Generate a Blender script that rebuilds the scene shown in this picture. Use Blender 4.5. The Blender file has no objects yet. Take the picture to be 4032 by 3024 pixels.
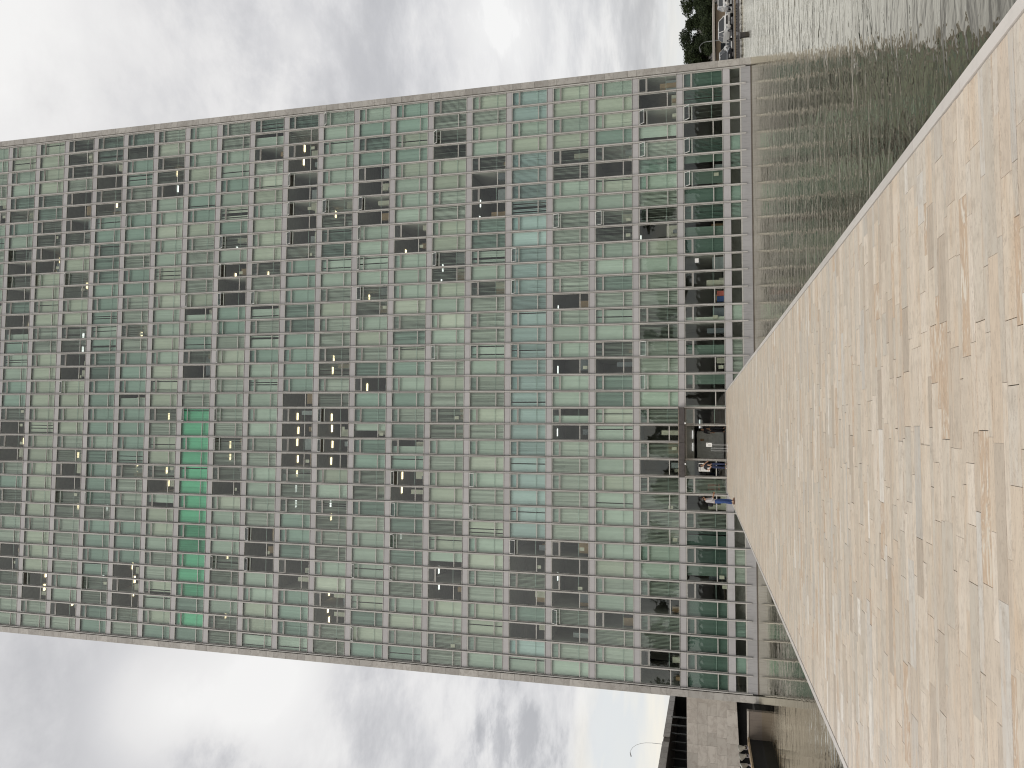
import bpy, bmesh, math, random
import numpy as np
from mathutils import Vector, Matrix, Euler

R = math.radians
S = bpy.context.scene
COL = S.collection

# ------------------------------------------------------------------ camera
cam_d = bpy.data.cameras.new('camera')
cam_d.sensor_width = 36.0
cam_d.lens = 2881.87 / 4032 * 36.0
cam_d.clip_start = 0.05
cam_d.clip_end = 6000
cam = bpy.data.objects.new('camera', cam_d)
COL.objects.link(cam)
RC = Matrix(((0.9983874926, -0.0562238062, -0.0078293182),
             (0.0063300119, 0.2473279443, -0.9689111512),
             (0.0564122820, 0.9672992151, 0.2472850235)))   # rows: right, down, forward of the upright view
right, down, fwd = RC[0], RC[1], RC[2]
# the photograph lies on its side: its x axis points down in the place, its y-up axis points right
m = Matrix.Identity(4)
for i in range(3):
    m[i][0] = down[i]
    m[i][1] = right[i]
    m[i][2] = -fwd[i]
m.translation = Vector((16.395, -48.1906, 1.6553))
cam.matrix_world = m
S.camera = cam

# ------------------------------------------------------------------ world
W = bpy.data.worlds.new('World')
S.world = W
W.use_nodes = True
nt = W.node_tree
nt.nodes.clear()


def wn(t, **k):
    n = nt.nodes.new(t)
    for a, b in k.items():
        setattr(n, a, b)
    return n


def wl(a, b):
    nt.links.new(a, b)


def wmath(op, a, b=None, clamp=False):
    n = wn('ShaderNodeMath', operation=op, use_clamp=clamp)
    for i, v in enumerate((a, b)):
        if v is None:
            continue
        if isinstance(v, (int, float)):
            n.inputs[i].default_value = v
        else:
            wl(v, n.inputs[i])
    return n.outputs[0]


SUN_EL, SUN_AZ = R(40), R(225)
out = wn('ShaderNodeOutputWorld')
bg = wn('ShaderNodeBackground')
bg.inputs[1].default_value = 0.1
wl(bg.outputs[0], out.inputs[0])
sky = wn('ShaderNodeTexSky', sky_type='NISHITA', sun_disc=False)
sky.sun_elevation = SUN_EL
sky.sun_rotation = SUN_AZ
sky.air_density = 1.0
sky.dust_density = 2.5
tc = wn('ShaderNodeTexCoord')
sep = wn('ShaderNodeSeparateXYZ')
wl(tc.outputs['Generated'], sep.inputs[0])
zup = wmath('MAXIMUM', sep.outputs[2], 0.0)
den = wmath('ADD', zup, 0.16)
cx = wmath('DIVIDE', sep.outputs[0], den)
cy = wmath('DIVIDE', sep.outputs[1], den)
comb = wn('ShaderNodeCombineXYZ')
wl(cx, comb.inputs[0])
wl(cy, comb.inputs[1])


def wnoise(scale, detail, rough, off, dist=0.0):
    mp = wn('ShaderNodeMapping')
    mp.inputs['Location'].default_value = off
    wl(comb.outputs[0], mp.inputs[0])
    n = wn('ShaderNodeTexNoise')
    n.inputs['Scale'].default_value = scale
    n.inputs['Detail'].default_value = detail
    n.inputs['Roughness'].default_value = rough
    n.inputs['Distortion'].default_value = dist
    wl(mp.outputs[0], n.inputs['Vector'])
    return n.outputs[0]


big = wnoise(1.3, 4, 0.5, (3.1, 1.7, 0), 0.2)
mid = wnoise(2.9, 14, 0.63, (7.3, 2.2, 4), 0.1)
# brightness of the cloud deck
fld = wmath('ADD', wmath('MULTIPLY', wmath('SUBTRACT', big, 0.5), 0.45), wmath('MULTIPLY', wmath('SUBTRACT', mid, 0.5), 1.8))
warp = wmath('MULTIPLY', wmath('SUBTRACT', mid, 0.5), 0.30)
for (d, s, amp) in [((.33, .50, .79), .30, .55), ((.37, .62, .69), .12, .25), ((.41, .72, .56), .10, -.20), ((.43, .80, .42), .12, -.22), ((.46, .76, .46), .03, .40),
                    ((.469, .854, .225), .12, .22), ((-.30, .62, .72), .15, -.16), ((-.32, .735, .60), .05, .30), ((-.335, .775, .537), .09, .45),
                    ((-.31, .81, .50), .07, .55), ((-.385, .755, .53), .04, -.60), ((-.40, .775, .49), .02, -.4), ((-.33, .83, .43), .05, -.15), ((-.36, .85, .38), .08, -.32),
                    ((-.34, .90, .28), .10, .25), ((-.395, .89, .226), .032, -.50), ((.487, .838, .244), .03, .6),
                    ((-.20, -.45, .87), .6, .25)]:
    dv = wn('ShaderNodeVectorMath', operation='DISTANCE')
    wl(tc.outputs['Generated'], dv.inputs[0])
    dv.inputs[1].default_value = Vector(d).normalized()
    q = wmath('DIVIDE', wmath('ADD', dv.outputs['Value'], warp), s)
    g = wmath('POWER', 2.718, wmath('MULTIPLY', wmath('MULTIPLY', q, q), -1.0))
    fld = wmath('ADD', fld, wmath('MULTIPLY', g, amp))
lowmap = wn('ShaderNodeCombineXYZ')
wl(wmath('MULTIPLY', sep.outputs[0], 1.2), lowmap.inputs[0])
wl(wmath('MULTIPLY', sep.outputs[1], 1.2), lowmap.inputs[1])
wl(wmath('MULTIPLY', sep.outputs[2], 9), lowmap.inputs[2])
ln = wn('ShaderNodeTexNoise')
ln.inputs['Scale'].default_value = 1.9
ln.inputs['Detail'].default_value = 6
ln.inputs['Distortion'].default_value = 0.5
wl(lowmap.outputs[0], ln.inputs['Vector'])
STRK = ln.outputs[0]
ramp = wn('ShaderNodeValToRGB')
fld = wmath('ADD', fld, wmath('MULTIPLY', wmath('MULTIPLY', wmath('SUBTRACT', STRK, 0.5), 2.2), wmath('SUBTRACT', 1.0, wmath('MULTIPLY', zup, 3.6), clamp=True)))
wl(wmath('ADD', wmath('MULTIPLY', fld, 0.9), 0.46, clamp=True), ramp.inputs[0])
e = ramp.color_ramp.elements
e[0].position = 0.0
e[0].color = (4.7, 4.7, 4.85, 1)
e[1].position = 1.0
e[1].color = (9.0, 8.9, 8.75, 1)
for pos_, c_ in ((0.30, (5.6, 5.58, 5.70)), (0.50, (6.7, 6.65, 6.72)), (0.68, (7.8, 7.7, 7.65))):
    k = ramp.color_ramp.elements.new(pos_)
    k.color = (*c_, 1)
# low band: clear pale blue and cream between streaks of cloud
lim = wmath('MAXIMUM', wmath('SUBTRACT', 0.115, wmath('MULTIPLY', sep.outputs[0], 0.12)), 0.05)
band = wmath('MULTIPLY', wmath('SUBTRACT', lim, zup), 26.0, clamp=True)
lr = wn('ShaderNodeValToRGB')
wl(ln.outputs[0], lr.inputs[0])
le = lr.color_ramp.elements
le[0].position = 0.36
le[0].color = (7.6, 7.75, 7.7, 1)
le[1].position = 0.64
le[1].color = (9.0, 8.6, 7.7, 1)
k = le.new(0.5)
k.color = (7.4, 7.6, 7.7, 1)
mixl = wn('ShaderNodeMix', data_type='RGBA')
wl(band, mixl.inputs[0])
wl(ramp.outputs[0], mixl.inputs[6])
wl(lr.outputs[0], mixl.inputs[7])
mixs = wn('ShaderNodeMix', data_type='RGBA')   # a little clear sky through the deck
mixs.inputs[0].default_value = 0.92
wl(sky.outputs[0], mixs.inputs[6])
wl(mixl.outputs[2], mixs.inputs[7])
# bright patch added to the unseen sky low behind the viewer, brightens window reflections
gd = wn('ShaderNodeVectorMath', operation='DISTANCE')
wl(tc.outputs['Generated'], gd.inputs[0])
gd.inputs[1].default_value = Vector((-.42, -.86, .34)).normalized()
gq = wmath('DIVIDE', gd.outputs['Value'], 0.50)
gg = wmath('POWER', 2.718, wmath('MULTIPLY', wmath('MULTIPLY', gq, gq), -1.0))
gg = wmath('MULTIPLY', gg, wmath('ADD', 0.35, wmath('MULTIPLY', mid, 1.3)))
gadd = wn('ShaderNodeMix', data_type='RGBA', blend_type='ADD')
gadd.inputs[0].default_value = 1.0
gsc = wn('ShaderNodeMix', data_type='RGBA')
wl(gg, gsc.inputs[0])
gsc.inputs[6].default_value = (0, 0, 0, 1)
gsc.inputs[7].default_value = (6.5, 6.0, 5.3, 1)
gsc.clamp_factor = True
wl(mixs.outputs[2], gadd.inputs[6])
wl(gsc.outputs[2], gadd.inputs[7])
wl(gadd.outputs[2], bg.inputs[0])

# ------------------------------------------------------------------ sun
sd = bpy.data.lights.new('sun', 'SUN')
sd.energy = 1.25
sd.angle = R(34)
sd.color = (1.0, 0.95, 0.88)
so = bpy.data.objects.new('sun', sd)
COL.objects.link(so)
sv = Vector((math.sin(SUN_AZ) * math.cos(SUN_EL), math.cos(SUN_AZ) * math.cos(SUN_EL), math.sin(SUN_EL)))
so.rotation_euler = sv.to_track_quat('Z', 'Y').to_euler()

S.view_settings.view_transform = 'Standard'
S.view_settings.look = 'None'
S.view_settings.exposure = 0.12
S.view_settings.gamma = 1.0
S.view_settings.use_curve_mapping = False
S.render.engine = 'CYCLES'
S.cycles.max_bounces = 8
S.cycles.transparent_max_bounces = 16
S.cycles.diffuse_bounces = 3
S.cycles.glossy_bounces = 4
S.cycles.filter_width = 1.1

# ------------------------------------------------------------------ helpers


class MB:
    """collects faces with a material index and a tone value per face"""

    def __init__(s):
        s.v, s.f, s.m, s.t = [], [], [], []

    def quad(s, a, b, c, d, mi=0, tone=0.5):
        n = len(s.v)
        s.v += [a, b, c, d]
        s.f.append((n, n + 1, n + 2, n + 3))
        s.m.append(mi)
        s.t.append(tone)

    def box(s, x0, x1, y0, y1, z0, z1, mi=0, tone=0.5, skip=''):
        n = len(s.v)
        s.v += [(x0, y0, z0), (x1, y0, z0), (x1, y1, z0), (x0, y1, z0), (x0, y0, z1), (x1, y0, z1), (x1, y1, z1), (x0, y1, z1)]
        fs = {'b': (0, 3, 2, 1), 't': (4, 5, 6, 7), 'f': (0, 1, 5, 4), 'r': (1, 2, 6, 5), 'k': (2, 3, 7, 6), 'l': (3, 0, 4, 7)}
        for key, q in fs.items():
            if key in skip:
                continue
            s.f.append(tuple(n + i for i in q))
            s.m.append(mi)
            s.t.append(tone)

    def prism(s, pts, z0, z1, mi=0, tone=0.5):
        """pts counter-clockwise seen from above"""
        n, k = len(s.v), len(pts)
        s.v += [(p[0], p[1], z0) for p in pts] + [(p[0], p[1], z1) for p in pts]
        s.f.append(tuple(n + i for i in reversed(range(k))))
        s.f.append(tuple(n + k + i for i in range(k)))
        for i in range(k):
            j = (i + 1) % k
            s.f.append((n + i, n + j, n + k + j, n + k + i))
        s.m += [mi] * (k + 2)
        s.t += [tone] * (k + 2)

    def tube(s, p0, p1, r0, r1=None, n=8, mi=0, tone=0.5, caps=True):
        p0, p1 = Vector(p0), Vector(p1)
        r1 = r0 if r1 is None else r1
        d = (p1 - p0).normalized()
        a = d.orthogonal().normalized()
        b = d.cross(a)
        k = len(s.v)
        for p, r in ((p0, r0), (p1, r1)):
            for i in range(n):
                t = 2 * math.pi * i / n
                s.v.append(tuple(p + (a * math.cos(t) + b * math.sin(t)) * r))
        for i in range(n):
            j = (i + 1) % n
            s.f.append((k + i, k + j, k + n + j, k + n + i))
            s.m.append(mi)
            s.t.append(tone)
        if caps:
            s.f.append(tuple(k + i for i in reversed(range(n))))
            s.f.append(tuple(k + n + i for i in range(n)))
            s.m += [mi, mi]
            s.t += [tone, tone]

    def add(s, o, dx=0, dy=0, dz=0, mmap=None):
        n = len(s.v)
        s.v += [(x + dx, y + dy, z + dz) for x, y, z in o.v]
        s.f += [tuple(n + i for i in q) for q in o.f]
        s.m += [mmap[i] for i in o.m] if mmap else o.m
        s.t += o.t

    def mesh(s, name, mats, smooth=False):
        me = bpy.data.meshes.new(name)
        me.from_pydata(s.v, [], s.f)
        for mm in mats:
            me.materials.append(mm)
        if len(mats) > 1:
            me.polygons.foreach_set('material_index', s.m)
        at = me.attributes.new('tone', 'FLOAT', 'FACE')
        at.data.foreach_set('value', s.t)
        if smooth:
            me.polygons.foreach_set('use_smooth', [True] * len(s.f))
        me.update()
        return me

    def build(s, name, mats, parent=None, smooth=False, loc=None):
        if not isinstance(mats, (list, tuple)):
            mats = [mats]
        return link(name, s.mesh(name, mats, smooth), parent, loc)


def link(name, me, parent=None, loc=None):
    o = bpy.data.objects.new(name, me)
    COL.objects.link(o)
    if parent:
        o.parent = parent
    if loc:
        o.location = loc
    return o


def tag(o, label=None, cat=None, group=None, kind=None):
    for a, b in (('label', label), ('category', cat), ('group', group), ('kind', kind)):
        if b:
            o[a] = b
    return o


def empty(name, loc=(0, 0, 0), rz=0.0):
    o = bpy.data.objects.new(name, None)
    COL.objects.link(o)
    o.location = loc
    o.rotation_euler = (0, 0, rz)
    o.empty_display_size = 0.3
    return o


def copy_tree(o, parent=None):
    c = o.copy()
    COL.objects.link(c)
    if parent:
        c.parent = parent
    for ch in list(o.children):
        copy_tree(ch, c)
    return c


class Mat:
    def __init__(s, name, rough=0.6, metal=0.0, spec=0.5):
        s.m = bpy.data.materials.new(name)
        s.m.use_nodes = True
        s.nt = s.m.node_tree
        s.b = s.nt.nodes['Principled BSDF']
        s.b.inputs['Roughness'].default_value = rough
        s.b.inputs['Metallic'].default_value = metal
        s.b.inputs['Specular IOR Level'].default_value = spec

    def n(s, t, **k):
        x = s.nt.nodes.new(t)
        for a, b in k.items():
            setattr(x, a, b)
        return x

    def l(s, a, b):
        s.nt.links.new(a, b)

    def math(s, op, a, b=None, clamp=False):
        n = s.n('ShaderNodeMath', operation=op, use_clamp=clamp)
        for i, v in enumerate((a, b)):
            if v is None:
                continue
            if isinstance(v, (int, float)):
                n.inputs[i].default_value = v
            else:
                s.l(v, n.inputs[i])
        return n.outputs[0]

    def coord(s, scale=(1, 1, 1), kind='Object', off=None):
        tc = s.n('ShaderNodeTexCoord')
        mp = s.n('ShaderNodeMapping')
        mp.inputs['Scale'].default_value = scale
        s.l(tc.outputs[kind], mp.inputs[0])
        if off is not None:
            s.l(off, mp.inputs['Location'])
        return mp.outputs[0]

    def noise(s, vec, scale, detail=3, rough=0.5, dist=0.0):
        n = s.n('ShaderNodeTexNoise')
        n.inputs['Scale'].default_value = scale
        n.inputs['Detail'].default_value = detail
        n.inputs['Roughness'].default_value = rough
        n.inputs['Distortion'].default_value = dist
        s.l(vec, n.inputs['Vector'])
        return n.outputs[0]

    def tone(s):
        a = s.n('ShaderNodeAttribute', attribute_name='tone')
        return a.outputs['Fac']

    def ramp(s, fac, stops):
        r = s.n('ShaderNodeValToRGB')
        s.l(fac, r.inputs[0])
        el = r.color_ramp.elements
        while len(el) < len(stops):
            el.new(0.5)
        for q, (p, c) in zip(el, stops):
            q.position = p
            q.color = (*c, 1) if len(c) == 3 else c
        return r.outputs[0]

    def mix(s, fac, a, b, blend='MIX'):
        n = s.n('ShaderNodeMix', data_type='RGBA', blend_type=blend)
        for idx, v in ((0, fac), (6, a), (7, b)):
            if isinstance(v, (int, float)):
                n.inputs[idx].default_value = v
            elif isinstance(v, tuple):
                n.inputs[idx].default_value = (*v, 1)
            else:
                s.l(v, n.inputs[idx])
        return n.outputs[2]

    def color(s, v):
        if isinstance(v, tuple):
            s.b.inputs['Base Color'].default_value = (*v, 1)
        else:
            s.l(v, s.b.inputs['Base Color'])
        return s

    def bump(s, h, strength=0.3, dist=0.01):
        b = s.n('ShaderNodeBump')
        b.inputs['Strength'].default_value = strength
        b.inputs['Distance'].default_value = dist
        s.l(h, b.inputs['Height'])
        s.l(b.outputs[0], s.b.inputs['Normal'])
        return s


def simple(name, c, rough=0.6, metal=0.0, var=0.15, scale=4.0, spec=0.5):
    M = Mat(name, rough, metal, spec)
    n = M.noise(M.coord(), scale, 4, 0.6)
    lo = tuple(x * (1 - var) for x in c)
    hi = tuple(min(1, x * (1 + var)) for x in c)
    M.color(M.ramp(n, [(0.3, lo), (0.7, hi)]))
    return M.m


# ------------------------------------------------------------------ materials
def paving_mat():
    M = Mat('beige_marble', 0.42, 0, 0.35)
    t = M.tone()
    off = M.n('ShaderNodeCombineXYZ')
    M.l(M.math('MULTIPLY', t, 97.0), off.inputs[0])
    M.l(M.math('MULTIPLY', t, 53.0), off.inputs[1])
    vec = M.coord((1, 1, 1), 'Object', off.outputs[0])
    vs = M.coord((0.9, 5.5, 1), 'Object', off.outputs[0])
    base = M.ramp(t, [(0.0, (.50, .425, .345)), (0.14, (.66, .57, .465)), (0.26, (.77, .67, .55)), (0.38, (.58, .53, .455)), (0.50, (.69, .60, .49)),
                      (0.60, (.80, .71, .60)), (0.70, (.62, .57, .495)), (0.80, (.73, .64, .525)), (0.87, (.70, .575, .445)), (0.93, (.56, .53, .48)), (1.0, (.90, .85, .77))])
    f2 = M.n('ShaderNodeTexWhiteNoise', noise_dimensions='1D')
    M.l(M.math('MULTIPLY', t, 791.0), f2.inputs['W'])
    base = M.mix(0.06, base, (.58, .51, .42))
    streak = M.noise(vs, 3.0, 6, 0.62, 0.6)
    col = M.mix(M.math('MULTIPLY', M.math('SUBTRACT', streak, 0.40, clamp=True), 1.3, clamp=True), base,
                (.55, .455, .355))
    blot = M.noise(vec, 7.0, 4, 0.6, 0.4)
    col = M.mix(M.ramp(blot, [(0.52, (0, 0, 0)), (0.75, (.55, .55, .55))]), col, (.43, .365, .29))
    warm = M.noise(vs, 1.3, 3, 0.5, 0.8)
    col = M.mix(M.ramp(warm, [(0.56, (0, 0, 0)), (0.72, (.5, .5, .5))]), col, (.66, .50, .35))
    # some stones carry orange brown and white veins
    rare = M.math('GREATER_THAN', f2.outputs['Value'], 0.935)
    vein = M.ramp(M.noise(vs, 2.2, 7, 0.7, 1.6), [(0.40, (.78, .72, .62)), (0.47, (.52, .37, .25)), (0.55, (.62, .46, .32)),
                                                 (0.62, (.72, .66, .56))])
    col = M.mix(M.math('MULTIPLY', rare, 0.8), col, vein)
    ln = M.noise(vs, 1.1, 8, 0.75, 2.5)
    line = M.ramp(ln, [(0.485, (0, 0, 0)), (0.5, (.55, .55, .55)), (0.515, (0, 0, 0))])
    col = M.mix(line, col, (.23, .17, .13))
    pit = M.noise(vec, 38.0, 2, 0.5)
    col = M.mix(M.ramp(pit, [(0.74, (0, 0, 0)), (0.80, (.45, .45, .45))]), col, (.14, .12, .11))
    wide = M.noise(M.coord((1, 1, 1), 'Generated'), 1, 1)
    M.color(col)
    M.bump(M.noise(vec, 30, 4, 0.6), 0.25, 0.004)
    return M.m


def kerb_mat():
    M = Mat('white_marble_kerb', 0.45)
    t = M.tone()
    c = M.ramp(t, [(0, (.56, .525, .485)), (1, (.66, .62, .575))])
    n = M.noise(M.coord(), 5, 6, 0.65, 0.5)
    c = M.mix(M.ramp(n, [(0.5, (0, 0, 0)), (0.8, (.4, .4, .4))]), c, (.42, .38, .35))
    M.color(c)
    return M.m


def marble_wall_mat(name, lo, hi, dark):
    M = Mat(name, 0.55)
    t = M.tone()
    off = M.n('ShaderNodeCombineXYZ')
    M.l(M.math('MULTIPLY', t, 61.0), off.inputs[0])
    M.l(M.math('MULTIPLY', t, 37.0), off.inputs[2])
    c = M.ramp(t, [(0, lo), (1, hi)])
    n = M.noise(M.coord((1, 1, 1.5), 'Object', off.outputs[0]), 1.6, 8, 0.66, 0.9)
    c = M.mix(M.ramp(n, [(0.46, (0, 0, 0)), (0.60, (.45, .45, .45)), (0.68, (.1, .1, .1))]), c, dark)
    n2 = M.noise(M.coord((2.5, 2.5, .7)), 3, 5, 0.7)
    c = M.mix(M.ramp(n2, [(0.6, (0, 0, 0)), (0.8, (.5, .5, .5))]), c, tuple(x * .45 for x in dark))
    M.color(c)
    return M.m


def paint_mat(name, c, streak=(.30, .28, .27), amt=.35, rust=True, rough=.55):
    M = Mat(name, rough)
    t = M.tone()
    lo = tuple(x * .9 for x in c)
    hi = tuple(x * 1.08 for x in c)
    col = M.ramp(t, [(0, lo), (1, hi)])
    v = M.coord((14, 3, 1.2))
    n = M.noise(v, 1.0, 4, 0.6)
    col = M.mix(M.ramp(n, [(0.5, (0, 0, 0)), (0.75, (amt, amt, amt))]), col, streak)
    v2 = M.coord((1, 1, 1))
    n2 = M.noise(v2, 0.9, 6, 0.65)
    col = M.mix(M.ramp(n2, [(0.5, (0, 0, 0)), (0.8, (.3, .3, .3))]), col, tuple(x * .7 for x in streak))
    if rust:
        n3 = M.noise(M.coord((3, 3, 6)), 2.3, 5, 0.7, .6)
        col = M.mix(M.ramp(n3, [(0.66, (0, 0, 0)), (0.74, (.6, .6, .6))]), col, (.22, .14, .09))
    M.color(col)
    return M.m


def glass_mat(name, tint, extra=1.3):
    M = Mat(name)
    M.nt.nodes.remove(M.b)
    o = M.nt.nodes['Material Output']
    tr = M.n('ShaderNodeBsdfTransparent')
    tr.inputs[0].default_value = (*tint, 1)
    gl = M.n('ShaderNodeBsdfGlossy')
    gl.inputs['Roughness'].default_value = 0.015
    gl.inputs[0].default_value = (.93, .97, .96, 1)
    lw = M.n('ShaderNodeLayerWeight')
    lw.inputs[0].default_value = 0.5          # facing term: the same from both sides of the pane
    fres = M.math('ADD', 0.045, M.math('MULTIPLY', M.math('POWER', lw.outputs['Facing'], 5.0), 0.95))
    bp = M.n('ShaderNodeBump')
    bp.inputs['Strength'].default_value = 0.35
    bp.inputs['Distance'].default_value = 0.006
    n = M.noise(M.coord((1.2, 1, .7)), 1.6, 2, 0.5, .4)
    M.l(n, bp.inputs['Height'])
    M.l(bp.outputs[0], gl.inputs['Normal'])
    mx = M.n('ShaderNodeMixShader')
    M.l(M.math('MULTIPLY', fres, extra, clamp=True), mx.inputs[0])
    M.l(tr.outputs[0], mx.inputs[1])
    M.l(gl.outputs[0], mx.inputs[2])
    M.l(mx.outputs[0], o.inputs[0])
    return M.m


def blind_mat(name, c):
    M = Mat(name, 0.8, 0, 0.2)
    t = M.tone()
    col = M.ramp(t, [(0, tuple(x * .72 for x in c)), (1, tuple(min(1, x * 1.15) for x in c))])
    n = M.noise(M.coord((1, 1, .5)), 1.3, 3, 0.6)
    col = M.mix(M.ramp(n, [(0.45, (0, 0, 0)), (0.8, (.35, .35, .35))]), col, tuple(x * .6 for x in c))
    M.color(col)
    return M.m


def water_mat():
    M = Mat('pool_water_surface', 0.0)
    M.nt.nodes.remove(M.b)
    o = M.nt.nodes['Material Output']
    di = M.n('ShaderNodeBsdfDiffuse')
    n0 = M.noise(M.coord((1, 1, 1)), .25, 3, .5)
    c = M.ramp(n0, [(0.35, (.015, .012, .005)), (0.7, (.026, .021, .009))])
    M.l(c, di.inputs[0])
    gl = M.n('ShaderNodeBsdfGlossy')
    gl.inputs['Roughness'].default_value = 0.035
    gl.inputs[0].default_value = (.95, .92, .81, 1)
    # ripples: rows of small waves, calmer close to the tower
    a = M.noise(M.coord((.5, 1.4, 1)), 1.0, 2, 0.45, 1.6)
    b = M.noise(M.coord((3.2, 5.2, 1)), 1.1, 2, 0.5, .3)
    w = M.noise(M.coord((1, 1, 1)), .12, 2, 0.5)
    sepn = M.n('ShaderNodeSeparateXYZ')
    tcn = M.n('ShaderNodeTexCoord')
    M.l(tcn.outputs['Object'], sepn.inputs[0])
    rightness = M.math('MULTIPLY', M.math('SUBTRACT', sepn.outputs[0], 15.0, clamp=False), 1.0, clamp=True)
    away = M.math('DIVIDE', M.math('MULTIPLY', sepn.outputs[1], -1.0), 14.0, clamp=True)
    amp = M.math('ADD', 0.13, M.math('MULTIPLY', M.math('MULTIPLY', M.math('ADD', M.math('MULTIPLY', rightness, .86), .14), away), .62))
    h = M.math('ADD', M.math('MULTIPLY', a, 1.5), M.math('MULTIPLY', b, .34))
    h = M.math('MULTIPLY', M.math('MULTIPLY', h, M.math('ADD', w, .25)), amp)
    bp = M.n('ShaderNodeBump')
    bp.inputs['Strength'].default_value = 1.0
    bp.inputs['Distance'].default_value = 0.05
    M.l(h, bp.inputs['Height'])
    M.l(bp.outputs[0], gl.inputs['Normal'])
    fr = M.n('ShaderNodeFresnel')
    fr.inputs[0].default_value = 1.4
    M.l(bp.outputs[0], fr.inputs['Normal'])
    mx = M.n('ShaderNodeMixShader')
    M.l(M.math('ADD', M.math('MULTIPLY', fr.outputs[0], 1.6), 0.03, clamp=True), mx.inputs[0])
    M.l(di.outputs[0], mx.inputs[1])
    M.l(gl.outputs[0], mx.inputs[2])
    M.l(mx.outputs[0], o.inputs[0])
    return M.m


def emit_mat(name, c, s):
    M = Mat(name)
    M.b.inputs['Emission Color'].default_value = (*c, 1)
    M.b.inputs['Emission Strength'].default_value = s
    M.color(c)
    return M.m


MP = paving_mat()
MK = kerb_mat()
M_DARKBED = simple('dark_joint_mortar', (.07, .06, .05), .9)
M_GMARBLE = marble_wall_mat('grey_marble_edge', (.345, .33, .305), (.47, .45, .415), (.21, .185, .16))
M_WMARBLE = marble_wall_mat('pale_marble_cladding', (.37, .34, .30), (.50, .46, .41), (.24, .20, .17))
M_SPAN = paint_mat('grey_painted_spandrel', (.44, .428, .43), (.36, .34, .33))
M_BASEP = paint_mat('pale_grey_base_panel', (.43, .42, .425), amt=.25, rust=False)
M_CONC = paint_mat('weathered_grey_concrete', (.35, .345, .35), (.20, .195, .19), .6, rust=False)
M_FIN = paint_mat('anodised_mullion', (.50, .485, .46), (.27, .25, .22), .4, rust=True, rough=.45)
M_FRAME = paint_mat('aluminium_frame', (.46, .45, .42), (.26, .23, .19), .4, rust=True, rough=.45)
M_WFRAME = simple('bright_sash_metal', (.62, .62, .60), .4)
M_RAIL = simple('inner_rail_metal', (.42, .50, .46), .5)
M_GLASS = glass_mat('greenish_pane_glass', (.82, .895, .85))
M_VGLASS = glass_mat('vent_glass', (.70, .82, .78), 1.6)
M_SLAB = simple('interior_slab', (.40, .385, .36), .8)
M_WALLI = simple('interior_partition', (.36, .335, .31), .8, var=.25, scale=.5)
M_LAMP = emit_mat('fluorescent_tube_light', (1.0, .80, .50), 3.2)
M_LAMPC = emit_mat('cool_tube_light', (.95, .97, .95), 1.6)
BL = {'g': blind_mat('grey_green_blind', (.56, .62, .555)), 'y': blind_mat('beige_green_blind', (.62, .63, .54)),
      't': blind_mat('teal_blind', (.40, .50, .45)), 'G': blind_mat('vivid_green_blind', (.22, .64, .41)),
      'b': blind_mat('pale_blue_blind', (.56, .66, .665)), 's': blind_mat('pale_slat_blind', (.68, .71, .64)),  # blue: sky mirrored in one storey's panes, put into its blind colour
      'w': blind_mat('whitish_blind', (.72, .72, .63))}
BLK = list(BL.keys())
BL['dt'] = blind_mat('deep_teal_blind', (.145, .21, .18))  # darker copies for the ground floor: dark window reflections put into the colour
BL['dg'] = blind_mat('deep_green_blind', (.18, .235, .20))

M_GROOVE = simple('black_gasket', (.035, .033, .031), .8)
# ------------------------------------------------------------------ ground, pool, sky setting
gm = MB()
FAR = 3000.0
PL, PR, PB, PT = -1.75, 80.0, -62.0, 9.3      # pool rectangle
ZW = -1.75
gm.quad((-FAR, 70, -5.2), (FAR, 70, -5.2), (FAR, 4500, -5.2), (-FAR, 4500, -5.2))
gm.quad((-FAR, 40, -2.46), (FAR, 40, -2.46), (FAR, 70, -5.2), (-FAR, 70, -5.2))
gm.quad((-FAR, PT + .3, -2.46), (FAR, PT + .3, -2.46), (FAR, 40, -2.46), (-FAR, 40, -2.46))
gm.quad((-FAR, PB, -1.6), (PL - .25, PB, -1.6), (PL - .25, PT + .3, -1.6), (-FAR, PT + .3, -1.6))
gm.quad((PR + .3, PB, -1.7), (FAR, PB, -1.7), (FAR, PT + .3, -1.7), (PR + .3, PT + .3, -1.7))
gm.quad((-FAR, -FAR, -.03), (FAR, -FAR, -.03), (FAR, PB, -.03), (-FAR, PB, -.03))
gm.quad((-FAR, PT + .3, -2.46), (-FAR, PT + .3, -1.6), (PL - .25, PT + .3, -1.6), (PL - .25, PT + .3, -2.46))
gm.quad((PR + .3, PT + .3, -2.46), (FAR, PT + .3, -2.46), (FAR, PT + .3, -1.7), (PR + .3, PT + .3, -1.7))
gm.quad((-FAR, PB, -2.2), (FAR, PB, -2.2), (FAR, PB, -.03), (-FAR, PB, -.03))
GM = Mat('dry_ground_asphalt', .9)
gn = GM.noise(GM.coord(), .35, 6, .6)
GM.color(GM.ramp(gn, [(0.35, (.035, .029, .025)), (0.6, (.06, .05, .04)), (0.8, (.045, .05, .025))]))
tag(gm.build('ground', GM.m), kind='structure')

wm = MB()
wm.quad((PL, PB, ZW), (PR, PB, ZW), (PR, PT, ZW), (PL, PT, ZW))
tag(wm.build('pool_water', water_mat()), kind='structure')

rim = MB()
rim.box(-.3, PR + .3, PT, PT + .3, -2.9, -1.64)
rim.box(PR, PR + .3, PB, PT, -2.9, -1.60)
tag(rim.build('pool_edge', simple('worn_concrete_rim', (.30, .29, .27), .9, var=.4, scale=2)), kind='structure')

rng = random.Random(7)

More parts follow.
